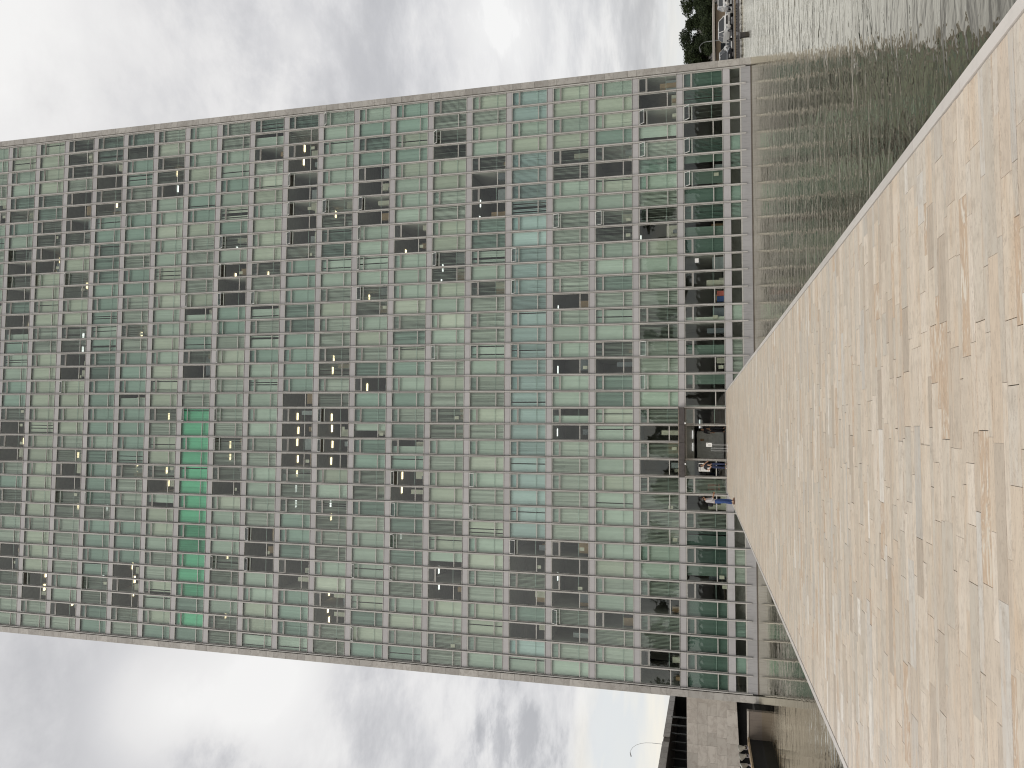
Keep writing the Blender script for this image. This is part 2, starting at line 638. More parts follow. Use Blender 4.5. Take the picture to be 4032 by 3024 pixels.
# ------------------------------------------------------------------ walkway with its stones
WX0, WX1, WY0, WY1 = 12.42, 18.57, -61.9, -.06
wk = MB()
wk.box(WX0 - .10, WX1 + .10, WY0, WY1, -.42, -.022)
walk = tag(wk.build('walkway', M_DARKBED), kind='structure')
y = -43.97
stones = []        # (x0,x1,y0,y1,tone)
wide = True
G = .0028
while y < WY1 - .05:
    w = (rng.uniform(.145, .172) if wide else rng.uniform(.068, .088))
    wide = not wide
    y1 = min(y + w, WY1)
    x = WX0 + .010
    while x < WX1 - .010:
        L = rng.choice((.34, .45, .55, .62, .7, .85, 1.0)) * rng.uniform(.85, 1.15)
        x1 = x + L
        if x1 > WX1 - .2:
            x1 = WX1 - .010
        stones.append((x, x1, y, y1, rng.random()))
        x = x1
    y = y1
# behind the viewer as well
y = -43.97
wide = False
while y > WY0 + .05:
    w = (.158 if wide else .078)
    wide = not wide
    x = WX0 + .03
    while x < WX1 - .03:
        x1 = min(x + rng.uniform(.3, .8), WX1 - .03)
        if WX1 - .03 - x1 < .15:
            x1 = WX1 - .03
        stones.append((x, x1, y - w, y, rng.random()))
        x = x1
    y -= w


def stone_mb(x0, x1, y0, y1, tone, ox=0, oy=0, h=0.0):
    b = MB()
    g = G * rng.choice((.2, .3, .5, .8, 1.2))
    b.box(x0 + g - ox, x1 - g - ox, y0 + G * .42 - oy, y1 - G * .42 - oy, -.021, h, tone=tone, skip='b')
    return b


front = [s_ for s_ in stones if s_[2] >= -43.98]
Vp = Vector((16.395, -48.19, 1.655))


def vis(s_):
    c = Vector(((s_[0] + s_[1]) / 2, (s_[2] + s_[3]) / 2, 0)) - Vp
    f_ = c.dot(fwd)
    u = c.dot(right) / f_
    v = c.dot(down) / f_
    return abs(u) < .545 and v < .72, (s_[1] - s_[0]) * (s_[3] - s_[2]) / f_ ** 3


cand = sorted((s_ for s_ in front if vis(s_)[0]), key=lambda q: -vis(q)[1])
chosen = set(id(q) for q in cand[:300])
rest = MB()
for s_ in stones:
    h = rng.uniform(-.0015, .0015)
    if id(s_) in chosen:
        cx_, cy_ = (s_[0] + s_[1]) / 2, (s_[2] + s_[3]) / 2
        stone_mb(*s_, ox=cx_, oy=cy_, h=h).build('paving_stone', MP, walk, loc=(cx_, cy_, 0))
    else:
        rest.add(stone_mb(*s_, h=h))
tag(rest.build('stone_paving', MP, walk), kind='stuff')

for side, xa, xb in ((1, WX1 + .002, WX1 + .092), (-1, WX0 - .092, WX0 - .002)):
    kb = MB()
    y = WY1
    first = True
    while y > WY0 + .1:
        y2 = max(y - 1.15 * rng.uniform(.92, 1.08), WY0)
        kb.box(xa, xb, y2 + .002, y - .002, -.30, .006, tone=rng.random())
        y = y2
    ko = kb.build('kerb', MK, walk)
    ko['kind'] = 'stuff'

# ------------------------------------------------------------------ the tower
TW = 39.6
NB = 36
BW = 1.1
FH = 2.8972
Z0 = .02                      # sill line of the ground floor windows
NF = 23                       # storeys built
ZTOP = Z0 + FH * NF
tower = empty('office_tower', (0, 0, ZW))
tag(tower, 'tall green glazed office tower with grey mullions rising from the pool', 'building')
OFF = -ZW                     # children keep world heights


def tpart(mb, name, mats, loc=(0, 0, 0), parent=None, smooth=False):
    o = mb.build(name, mats, parent or tower, smooth)
    if parent is None:
        o.location = (loc[0], loc[1], loc[2] + OFF)
    else:
        o.location = loc
    return o


def tlink(name, me, loc=(0, 0, 0), parent=None):
    o = link(name, me, parent or tower)
    o.location = (loc[0], loc[1], loc[2] + OFF) if parent is None else loc
    return o


DEPTH = 12.4
# window states, one row per storey from the ground up; each row runs from the tower's right end to its left end
ROWS = ["teSDehhtehtdddhdhdhdDDDDSdSeehdttttt", "ddlhsegsSlygssSSssggSdSdSSSSggSdSSdd",
        "gyytSdygSSggesggSdeeggggyggggysgdSsg", "yygySSggssssslsgglgghlssssssddldSdsg",
        "bbgyccccbbccccbbccccbbcbbbbbddSdedbg", "ysygSdlleeggSsssggssysgggssyggssyysg",
        "ssSSyyssyykkygggssysSSgsyysSyhllysSS", "ttytygggdlggggseytgtsehtlleekesSgyst",
        "gtetddddggggkSgyseltehetSSesgggsyeyt", "ggggggkSeeggsysskksSllllygkksSggllkS",
        "eklldddddkttteettttdllllkkktteddtteg", "ehdsgygyyyksyhsgtgggggssggssdddggyyg",
        "ssggtggtkglddttsggsgsskkSdggggkSggkS", "gggygttyssssyhytSdssGGGGGGGGvvGGveGt",
        "sgkkdgggggyggggyggyyksyyklhyygssygyt", "eSttssttssttssksttthttttkssstttlllSs",
        "eeddkktteeetttgteettttgettekttttkket", "SSSsdddSyykSyykkddyyyyskddSkssssggls",
        "yyyyeeSSllyyyyssyyyyyyyyyyyysyyyllss", "gyggektgSdSdelhtggttSdllstSSgsddSSss",
        "ggsshdgtsgsghsdgStsgdslSgkthdgsSdskh", "gytsgSgtdgyhgssgtSgygkdsggtSsygdgsgt",
        "gstygSgghgyhgsdgtSgygsdsgktSsygdgkgt"]
OPEN = {0: (3, 5, 7), 1: (3, 5, 17, 19), 2: (9,), 3: (9, 33), 4: (11, 13, 29), 5: (25, 27), 6: (3, 11, 17), 7: (25, 27, 29, 31),
        8: (7, 9, 11, 13, 15, 31, 35), 9: (1, 7, 21, 23), 10: (5, 7, 9), 11: (13, 29, 31), 12: (9, 11, 13, 15, 17, 19, 21, 23, 31),
        13: (13, 21), 15: (7,), 16: (25, 27, 33), 17: (11, 19, 27), 18: (11, 33), 19: (9, 11), 20: (3, 21), 21: (7,)}
assert all(len(r_) == 36 for r_ in ROWS), [len(r_) for r_ in ROWS]
WH = 2.5
FT = .035      # frame bar width
WX_A, WX_B = .048, 1.052


def frame_mb(pat):
    b = MB()
    b.box(WX_A + .004, WX_A + FT, .0, .0595, 0, WH)
    b.box(WX_B - FT, WX_B - .004, .0, .0595, 0, WH)
    b.box(WX_A + FT, WX_B - FT, .0, .0595, WH - FT - .01, WH)
    b.box(WX_A + FT, WX_B - FT, .0, .0595, 0, FT)
    if pat == 'A':
        b.box(WX_A + FT, WX_B - FT, .005, .07, 1.905, 1.985)
    else:
        b.box(WX_A + FT, WX_B - FT, .005, .07, .575, .635)
    return b


def pane_mb(z0, z1, y=.035):
    b = MB()
    b.quad((WX_A + FT, y, z0), (WX_B - FT, y, z0), (WX_B - FT, y, z1), (WX_A + FT, y, z1))
    return b


def sash_mb(z0, z1, mf=0, mg=1):
    """a small casement, hinge line at its top edge = local origin"""
    b = MB()
    x0, x1 = WX_A + FT + .004, WX_B - FT - .004
    t = .028
    b.box(x0, x0 + t, -.02, .02, z0, z1, mf)
    b.box(x1 - t, x1, -.02, .02, z0, z1, mf)
    b.box(x0 + t, x1 - t, -.02, .02, z1 - t, z1, mf)
    b.box(x0 + t, x1 - t, -.02, .02, z0, z0 + t, mf)
    b.quad((x0 + t, .0, z0 + t), (x1 - t, .0, z0 + t), (x1 - t, .0, z1 - t), (x0 + t, .0, z1 - t), mg)
    return b


def rot_mb(b, ang, py, pz):
    c, s = math.cos(ang), math.sin(ang)
    o = MB()
    o.f, o.m, o.t = list(b.f), list(b.m), list(b.t)
    o.v = [(x, py + (y - py) * c - (z - pz) * s, pz + (y - py) * s + (z - pz) * c) for x, y, z in b.v]
    return o


def blind_mb(st, rg, dim=0.0):
    """vertical slats hanging behind the pane"""
    b = MB()
    n, sp, w = 12, .0815, .090
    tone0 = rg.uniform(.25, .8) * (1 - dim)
    ang = {'s': 30, 'S': 60, 'e': 34, 'k': 58, 'v': 34, 'c': 26}.get(st, 7)
    ang += rg.uniform(-6, 6)
    lo, hi = 0, n
    zb = .02
    if st in 'hD':
        if rg.random() < .6:
            lo = rg.choice((2, 3, 4, 6))
        else:
            hi = rg.choice((3, 6, 8, 9))
    gap = rg.random() < .25
    skew = rg.uniform(-.02, .02)
    top = 2.44
    for i in range(lo, hi):
        if gap and rg.random() < .08 and st not in 'sS':
            continue
        a = R(ang + rg.uniform(-5, 5) * (2.2 if st in 'sSke' else 1))
        x = .075 + sp * (i + .5)
        dx, dy = math.cos(a) * w / 2, math.sin(a) * w / 2
        sk = skew + rg.uniform(-.006, .006) * (3 if rg.random() < .15 else 1)
        t = min(1, max(0, tone0 + rg.uniform(-.10, .10) - (.25 if rg.random() < .05 else 0)))
        yy = .155
        b.quad((x - dx + sk, yy - dy, zb), (x + dx + sk, yy + dy, zb), (x + dx, yy + dy, top), (x - dx, yy - dy, top), 0, t)
    b.box(.06, 1.04, .13, .18, 2.44, 2.47, 0, .3)
    return b


COLR = {'g': 'g', 'y': 'y', 't': 't', 'G': 'G', 'b': 'b', 's': 's', 'S': 's', 'e': 't', 'v': 'G', 'k': 's', 'c': 'b', 'h': 'g'}

FRM = {p: frame_mb(p) for p in 'AB'}
frame_me = {p: FRM[p].mesh('window', [M_FRAME]) for p in 'AB'}
PANE = {'A': pane_mb(FT, 1.905), 'B': pane_mb(.635, WH - FT - .01)}
pane_me = {p: PANE[p].mesh('pane', [M_GLASS]) for p in 'AB'}
LOWP = pane_mb(FT, .575)
lowp_me = LOWP.mesh('lower_pane', [M_GLASS])
VENT = sash_mb(1.987, WH - FT - .012)
vent_me = VENT.mesh('vent_sash', [M_FRAME, M_VGLASS])
hp = WH - FT - .012
VENTO = [rot_mb(sash_mb(1.987, hp), -R(a), -.02, hp) for a in (26, 34, 42)]
vento_me = [v.mesh('vent_sash', [M_WFRAME, M_VGLASS]) for v in VENTO]
rb = MB()
rb.box(WX_A + FT, WX_B - FT, .10, .118, .68, .70)
rail_me = rb.mesh('inner_rail', [M_RAIL])
lamp_mb = MB()
lamp_mb.box(-.26, .26, -.07, .07, -.05, -.002)
lamp_me = lamp_mb.mesh('ceiling_light', [M_LAMP])
lampc_me = lamp_mb.mesh('ceiling_light', [M_LAMPC])

upper_mats = [M_FRAME, M_GLASS, M_VGLASS, M_RAIL, M_WFRAME] + [BL[k_] for k_ in BLK]
UI = {k_: 5 + i for i, k_ in enumerate(BLK)}
upper = MB()
spu = MB()
NLOW = 8
nlamp = 0
for fl in range(NF):
    zf = Z0 + FH * fl
    row = ROWS[fl]
    for j in range(1, NB + 1):
        x0 = (NB - j) * BW
        st = row[j - 1]
        rg = random.Random(fl * 100 + j)
        pat = 'A' if j % 2 == 1 else 'B'
        # spandrel above this storey's window
        sb = MB()
        sb.box(.046, BW - .046, .022, .058, WH + .020, FH - .020, 0, rg.random())
        canopy_bay = fl == 0 and 21 <= j <= 24
        if fl < NLOW:
            tpart(sb, 'spandrel', M_SPAN, (x0, 0, zf))
        else:
            spu.add(sb, x0, 0, zf)
        if fl == 0 and j in (22, 23):
            continue                        # the doorway
        opened = pat == 'A' and j in OPEN.get(fl, ())
        blind = st not in 'dlD'
        ck = COLR.get(st, 'g')
        if ck == 'g' and rg.random() < .12:
            ck = 'w'
        if fl < NLOW:
            wo = tlink('window', frame_me[pat], (x0, 0, zf))
            tlink('pane', pane_me[pat], (0, 0, 0), wo)
            if pat == 'A':
                tlink('vent_sash', rg.choice(vento_me) if opened else vent_me, (0, 0, 0), wo)
                tlink('inner_rail', rail_me, (0, 0, 0), wo)
            else:
                tlink('lower_pane', lowp_me, (0, 0, 0), wo)
            if blind:
                blind_mb(st, rg, .6 if fl == 0 else 0).build('blind', BL['d' + ck] if fl == 0 and ck in 'tg' else BL[ck], wo)  # ground floor tone lowered too, for its dark reflections
        else:
            upper.add(FRM[pat], x0, 0, zf)
            upper.add(PANE[pat], x0, 0, zf, {0: 1})
            if pat == 'A':
                upper.add(rg.choice(VENTO) if opened else VENT, x0, 0, zf, {0: 4 if opened else 0, 1: 2})
                upper.add(rb, x0, 0, zf, {0: 3})
            else:
                upper.add(LOWP, x0, 0, zf, {0: 1})
            if blind:
                upper.add(blind_mb(st, rg, .35 if fl >= 12 else .12), x0, 0, zf, {0: UI[ck]})  # upper storeys: dimmer sky reflection painted into the blind tone
        if st in 'lk':
            nlamp += 1
            me = lamp_me if fl >= 7 and st == 'l' or fl >= 8 and rg.random() < .7 else lampc_me
            tlink('ceiling_light', me, (x0 + .55 + rg.uniform(-.15, .15), 2.25 + rg.uniform(-.1, .2), zf + WH + .045))
tag(tpart(upper, 'upper_windows', upper_mats), kind='stuff')
tag(tpart(spu, 'upper_spandrels', M_SPAN), kind='stuff')

fur = MB()
for fl in range(NF):
    for j in range(1, NB + 1):
        st = ROWS[fl][j - 1]
        if st not in 'dlhSk' or (fl == 0 and 20 <= j <= 25):
            continue
        rg = random.Random(fl * 57 + j * 3 + 5)
        x0, zf = (NB - j) * BW, Z0 + FH * fl
        for _ in range(rg.choice((0, 1, 1, 2))):
            w_, h_ = rg.choice(((.35, .5), (.5, .75), (.8, .72), (.3, 1.1), (.22, .3), (.9, .35)))
            xa = x0 + rg.uniform(.08, 1.0 - w_ * .8)
            d_ = rg.uniform(.28, .6)
            fur.box(xa, min(xa + w_, x0 + 1.04), d_, d_ + .35, zf - .02, zf + h_, rg.choice((0, 0, 1, 2, 3)))
        if rg.random() < .18:        # paper taped inside the pane
            xa, za = x0 + rg.uniform(.1, .7), zf + rg.uniform(.1, .5)
            fur.box(xa, xa + .22, .06, .064, za, za + .30, 0)
tag(tpart(fur, 'office_furniture', [simple('cream_laminate', (.50, .46, .38), .6), simple('brown_card', (.30, .19, .11), .8),
                                    simple('grey_cabinet', (.26, .27, .28), .6), simple('slate_file_box', (.14, .15, .17), .7)]), kind='stuff')

# mullion fins, one per grid line
for i in range(NB + 1):
    b = MB()
    x = i * BW
    h = 0.0
    low = -1.42 if True else 0
    # stops at the walkway where the walkway meets the facade
    if WX0 - .15 < x < WX1 + .15:
        low = -.40
    if abs(x - 15.4) < .1:
        low = Z0 + WH + .02
    z = low
    segs = [low] + [Z0 + FH * f_ for f_ in range(1, NF + 1)]
    for a, c in zip(segs, segs[1:]):
        tn = random.Random(int(i * 31 + c * 7)).random()
        b.box(x - .030, x + .030, -.085, .02, a + .006, c - .004, 0, tn)
        b.box(x - .019, x + .019, -.10, -.085, a + .006, c - .004, 0, min(1, tn + .2))
    b.box(x - .0475, x + .0475, .030, .058, low, ZTOP, 1, .1)
    tpart(b, 'mullion', [M_FIN, M_GROOVE])

# marble end walls with their facing panels
for side in (0, 1):
    xa, xb = ((-.50, -.07), (TW + .07, TW + .50))[side]
    w = MB()
    w.box(xa + .01, xb - .01, -.10, DEPTH, -2.4, ZTOP + .6)
    wo = tpart(w, 'end_wall', M_GMARBLE)
    z = -2.2
    rg = random.Random(side + 40)
    while z < ZTOP + .5:
        h = FH / 3 * rg.choice((1, 1, 1, .6, 1.4))
        p = MB()
        p.box(xa, xb, -.135 + rg.uniform(-.004, .004), -.103, z + .006, min(z + h, ZTOP + .6) - .006, 0, rg.random())
        tpart(p, 'marble_panel', M_GMARBLE)
        z += h
    # dark gap strip
for xg0, xg1 in ((-.07, -.045), (TW + .045, TW + .07)):
    b = MB()
    b.box(xg0, xg1, .03, .3, -2.4, ZTOP, 0, 0)
    tpart(b, 'joint_strip', M_DARKBED)

# slabs, partitions, rear wall
for fl in range(NF + 1):
    z = Z0 + FH * fl
    b = MB()
    b.box(-.06, TW + .06, .0605, .0638, z - FH + WH + .0, z + .0, 1)
    b.box(-.06, TW + .06, .064, DEPTH - .1, z - FH + WH + .05, z - .03) if fl else b.box(-.06, TW + .06, .064, DEPTH - .1, -.42, -.03)
    tpart(b, 'floor_slab', [M_SLAB, M_GROOVE])
b = MB()
for fl in range(NF):
    z = Z0 + FH * fl
    rg = random.Random(fl + 900)
    j = 0
    while j < NB:
        j += rg.choice((2, 3, 3, 4))
        if j >= NB:
            break
        if fl == 0 and 11 <= j <= 17:
            continue
        b.box(j * BW - .04, j * BW + .04, .26, 5.2, z - .025, z + WH + .045)
    if fl == 0:
        for xa, xb in ((0, 12.1), (17.7, TW)):
            b.box(xa, xb, 5.25, 5.35, z - .025, z + WH + .045)
    else:
        b.box(0, TW, 5.25, 5.35, z - .025, z + WH + .045)
tpart(b, 'partitions', M_WALLI)
b = MB()
for (xa, xb, za, zb) in ((-.05, 16.05, -2.4, ZTOP), (16.95, TW + .05, -2.4, ZTOP), (16.05, 16.95, -2.4, 1.40), (16.05, 16.95, 1.67, ZTOP)):
    b.box(xa, xb, DEPTH - .1, DEPTH, za, zb)
tpart(b, 'rear_wall', M_CONC)
b = MB()
b.box(-.5, TW + .5, -.1, DEPTH, ZTOP + .02, ZTOP + .6)
tpart(b, 'roof', M_CONC)

# base below the walkway level: panel, strip windows, sill, concrete to the water
for j in range(1, NB + 1):
    x0 = (NB - j) * BW
    rg = random.Random(j + 333)
    b = MB()
    b.box(x0 + .036, x0 + BW - .036, .0, .04, -.43, -.005, 0, rg.random())
    tpart(b, 'base_panel', M_BASEP)
    b = MB()
    b.box(x0 + .036, x0 + BW - .036, -.005, .05, -1.13, -1.05, 0, rg.random())
    b.box(x0 + .036, x0 + .07, .0, .05, -1.05, -.435, 0, .4)
    b.box(x0 + BW - .07, x0 + BW - .036, .0, .05, -1.05, -.435, 0, .4)
    wo = tpart(b, 'strip_window', M_FRAME)
    g = MB()
    g.quad((x0 + .07, .03, -1.05), (x0 + BW - .07, .03, -1.05), (x0 + BW - .07, .03, -.435), (x0 + .07, .03, -.435))
    g.build('pane', M_GLASS, wo)
    if rg.random() < .65 and j not in (2, 3, 4, 7):
        q = MB()
        st = rg.choice('tgse')
        full = blind_mb(st, rg)
        for (a, bq, c, d), t in zip(full.f[:12], full.t[:12]):
            vv = [full.v[a], full.v[bq], full.v[c], full.v[d]]
            q.quad(*[(x0 + v[0], v[1] - .03, -1.04 if k_ < 2 else -.44) for k_, v in enumerate(vv)], 0, t * .7)
        q.build('blind', BL[COLR[st]], wo)
    b = MB()
    b.box(x0 + .003, x0 + BW - .003, .0, .20, -2.5, -1.135, 0, rg.random())
    tpart(b, 'plinth_panel', M_CONC)
b = MB()
b.box(-.06, TW + .06, 1.6, 1.7, -2.4, -.42)
b.box(-.06, TW + .06, .21, 1.6, -1.6, -1.5)
tpart(b, 'basement_wall', M_WALLI)
b = MB()
b.box(.0, TW, -.03, -.002, ZW - .25, ZW + .045)
tpart(b, 'water_line_trim', simple('dark_wet_trim', (.10, .085, .075), .5))

# canopy over the entrance
M_CAN = simple('dark_bronze_sheet', (.060, .052, .050), .5, var=.3)
cb = MB()
for k_ in range(4):
    xa = 13.2 + k_ * 1.1
    q = MB()
    q.box(xa + .008, xa + 1.092, -1.02, -.12, 2.56, 2.90)
    tpart(q, 'canopy_panel', M_CAN)
b = MB()
b.box(13.2, 17.6, -1.03, -.12, 2.905, 2.93)
tpart(b, 'canopy_flashing', simple('rusty_flashing', (.30, .25, .21), .8, var=.5, scale=9))
for xx in (14.05, 16.6):
    q = MB()
    q.tube((xx, -.9, 2.56), (xx, -.9, 2.47), .05, .05)
    tpart(q, 'canopy_light', emit_mat('small_lamp', (.9, .9, .88), .25))

# corridor behind the door
M_DKW = simple('dark_grey_wall', (.42, .42, .40), .7, var=.2)
b = MB()
b.box(12.1, 12.2, .3, DEPTH - .15, -.02, WH + .06)
b.box(17.65, 17.75, .3, DEPTH - .15, -.02, WH + .06)
tpart(b, 'lobby_wall', M_DKW)
b = MB()
b.box(14.23, 16.06, 4.0, 4.1, .04, 1.80)
tpart(b, 'lobby_screen', simple('grey_screen', (.62, .62, .59), .7))
b = MB()
b.box(14.33, 16.47, -.0, .06, WH - .06, WH)
b.box(14.33, 14.37, .0, .06, 0, WH - .06)
b.box(16.43, 16.47, .0, .06, 0, WH - .06)
tpart(b, 'door_frame', M_FRAME)
b = MB()
b.box(12.25, 17.6, 3.0, 3.1, 1.98, WH + .06)
tpart(b, 'lobby_bulkhead', simple('lobby_bulkhead_paint', (.36, .36, .34), .7))
M_THIN = emit_mat('thin_lobby_tube', (1.0, 1.0, .97), 1.1)
for k_, xx in enumerate((15.85, 15.02)):
    b = MB()
    b.box(xx - .27, xx + .27, 2.86, 2.94, 2.06, 2.09)
    tpart(b, 'lobby_tube_light', M_THIN)

# ------------------------------------------------------------------ things at the entrance
M_STEEL = simple('brushed_steel', (.60, .60, .60), .3, .8, var=.08)
M_PAPER = simple('white_paper', (.74, .74, .72), .7, var=.04)
M_INK = simple('grey_print', (.20, .20, .20), .8)
M_DKINK = simple('dark_print', (.05, .05, .055), .8)

t = tag(empty('notice_stand', (15.29, -1.95, 0)), 'steel post holding a white paper notice in front of the open door', 'notice stand')
q = MB()
q.tube((0, 0, .02), (0, 0, .92), .016)
q.build('post', M_STEEL, t)
q = MB()
q.tube((0, 0, 0), (0, 0, .02), .15, .15, 20)
q.build('base', M_STEEL, t)
q = MB()
q.box(-.12, .12, -.012, .012, .91, 1.25)
nb = q.build('notice_board', M_PAPER, t)
q = MB()
for k_ in range(6):
    q.box(-.07, .06 - .02 * (k_ % 3), -.0145, -.0125, 1.12 - k_ * .03, 1.127 - k_ * .03)
q.tube((.075, -.0145, 1.19), (.075, -.0125, 1.19), .022, .022, 12)
q.build('print', M_INK, nb)
for xx, lab in ((15.09, 'steel barrier post next to the paper notice stand'), (14.93, 'steel barrier post farther from the notice stand, nearer the poster pane')):
    t = tag(empty('barrier_post', (xx, -1.9, 0)), lab, 'barrier post', 'steel posts at the door')
    q = MB()
    q.tube((0, 0, .02), (0, 0, .93), .014)
    q.tube((0, 0, .93), (0, 0, .96), .024, .02)
    q.build('post', M_STEEL, t)
    q = MB()
    q.tube((0, 0, 0), (0, 0, .02), .13, .13, 20)
    q.build('base', M_STEEL, t)

t = tag(empty('wall_poster', (13.82, .015, 1.37)), 'white poster of grey text behind the glass beside the door', 'poster')
q = MB()
q.box(-.27, .27, -.004, .004, -.36, .34)
q.build('sheet', M_PAPER, t)
q = MB()
q.box(-.22, .22, -.006, -.0045, .22, .27)
for k_ in range(13):
    q.box(-.2, .2 - .05 * (k_ % 4 == 3), -.006, -.0045, .15 - k_ * .034, .158 - k_ * .034)
q.build('print', M_INK, t)

t = tag(empty('hanging_sign', (15.47, 3.97, 1.32)), 'small tan notice with an orange mark on the grey lobby screen', 'sign')
q = MB()
q.box(-.08, .08, -.01, .01, 0, .27)
q.build('board', simple('tan_card', (.42, .33, .22), .8), t)
q = MB()
q.box(-.05, .03, -.013, -.011, .13, .22)
q.build('mark', simple('orange_mark', (.45, .16, .07), .8), t)
t = tag(empty('wall_plate', (15.50, 3.97, 1.04)), 'narrow pale plate on the grey lobby screen under the tan notice', 'wall plate')
q = MB()
q.box(-.09, .09, -.012, .012, 0, .07)
q.build('plate', simple('pale_plate', (.5, .49, .45), .7), t)
t = tag(empty('office_chair', (12.55, .75, 0)), 'red backed office chair behind the window left of the door', 'chair')
q = MB()
q.box(-.22, .22, -.03, .03, .62, 1.15)
q.build('backrest', simple('red_fabric', (.42, .10, .09), .8), t)
q = MB()
q.box(-.22, .22, -.35, .05, .42, .50)
q.build('seat', simple('red_seat_fabric', (.35, .08, .07), .8), t)
q = MB()
q.tube((0, -.15, .05), (0, -.15, .42), .03)
q.box(-.25, .25, -.18, -.12, 0, .05)
q.box(-.03, .03, -.4, .1, 0, .049)
q.build('pedestal', M_DKINK, t)
q = MB()
q.box(-.14, .14, -.004, .004, -.12, .12)
tag(q.build('paper_sheet', M_PAPER, loc=(27.1, .028, 1.72)), 'blank white paper sheet stuck inside the black ground floor window', 'paper sheet')
for (xx, zz, c, nm) in ((24.95, .1, (.45, .10, .08), 'red'), (24.6, .1, (.03, .07, .22), 'blue')):
    t = empty('storage_crate', (xx, .42, .02))
    tag(t, '%s plastic crate standing behind the dark ground floor window' % nm, 'crate', 'crates inside the ground floor window')
    q = MB()
    q.box(-.16, .16, -.16, .16, 0, .02)
    for a in ((-.16, .16, -.16, -.14), (-.16, .16, .14, .16), (-.16, -.14, -.14, .14), (.14, .16, -.14, .14)):
        q.box(*a, .02, .42)
    q.build('bin', simple(nm + '_plastic', c, .5), t)
    q = MB()
    q.box(-.17, .17, -.17, .17, .42, .45)
    q.build('lid', simple(nm + '_lid', tuple(v * 1.3 for v in c), .5), t)

# ------------------------------------------------------------------ people
M_SKIN = simple('skin', (.42, .25, .17), .55, var=.08)
M_SKIND = simple('tanned_skin', (.34, .19, .12), .55, var=.08)
M_HAIR = simple('black_hair', (.012, .010, .010), .5)


def skin_mesh(name, verts, edges, radii, mat, parent, sub=2, root=0):
    me = bpy.data.meshes.new(name)
    me.from_pydata(verts, edges, [])
    o = link(name, me, parent)
    me.materials.append(mat)
    sm = o.modifiers.new('skin', 'SKIN')
    for i, r_ in enumerate(radii):
        sv_ = me.skin_vertices[0].data[i]
        sv_.radius = (r_, r_) if isinstance(r_, (int, float)) else r_
        sv_.use_root = (i == root)
    sm.use_smooth_shade = True
    ss = o.modifiers.new('sub', 'SUBSURF')
    ss.levels = sub
    ss.render_levels = sub
    return o


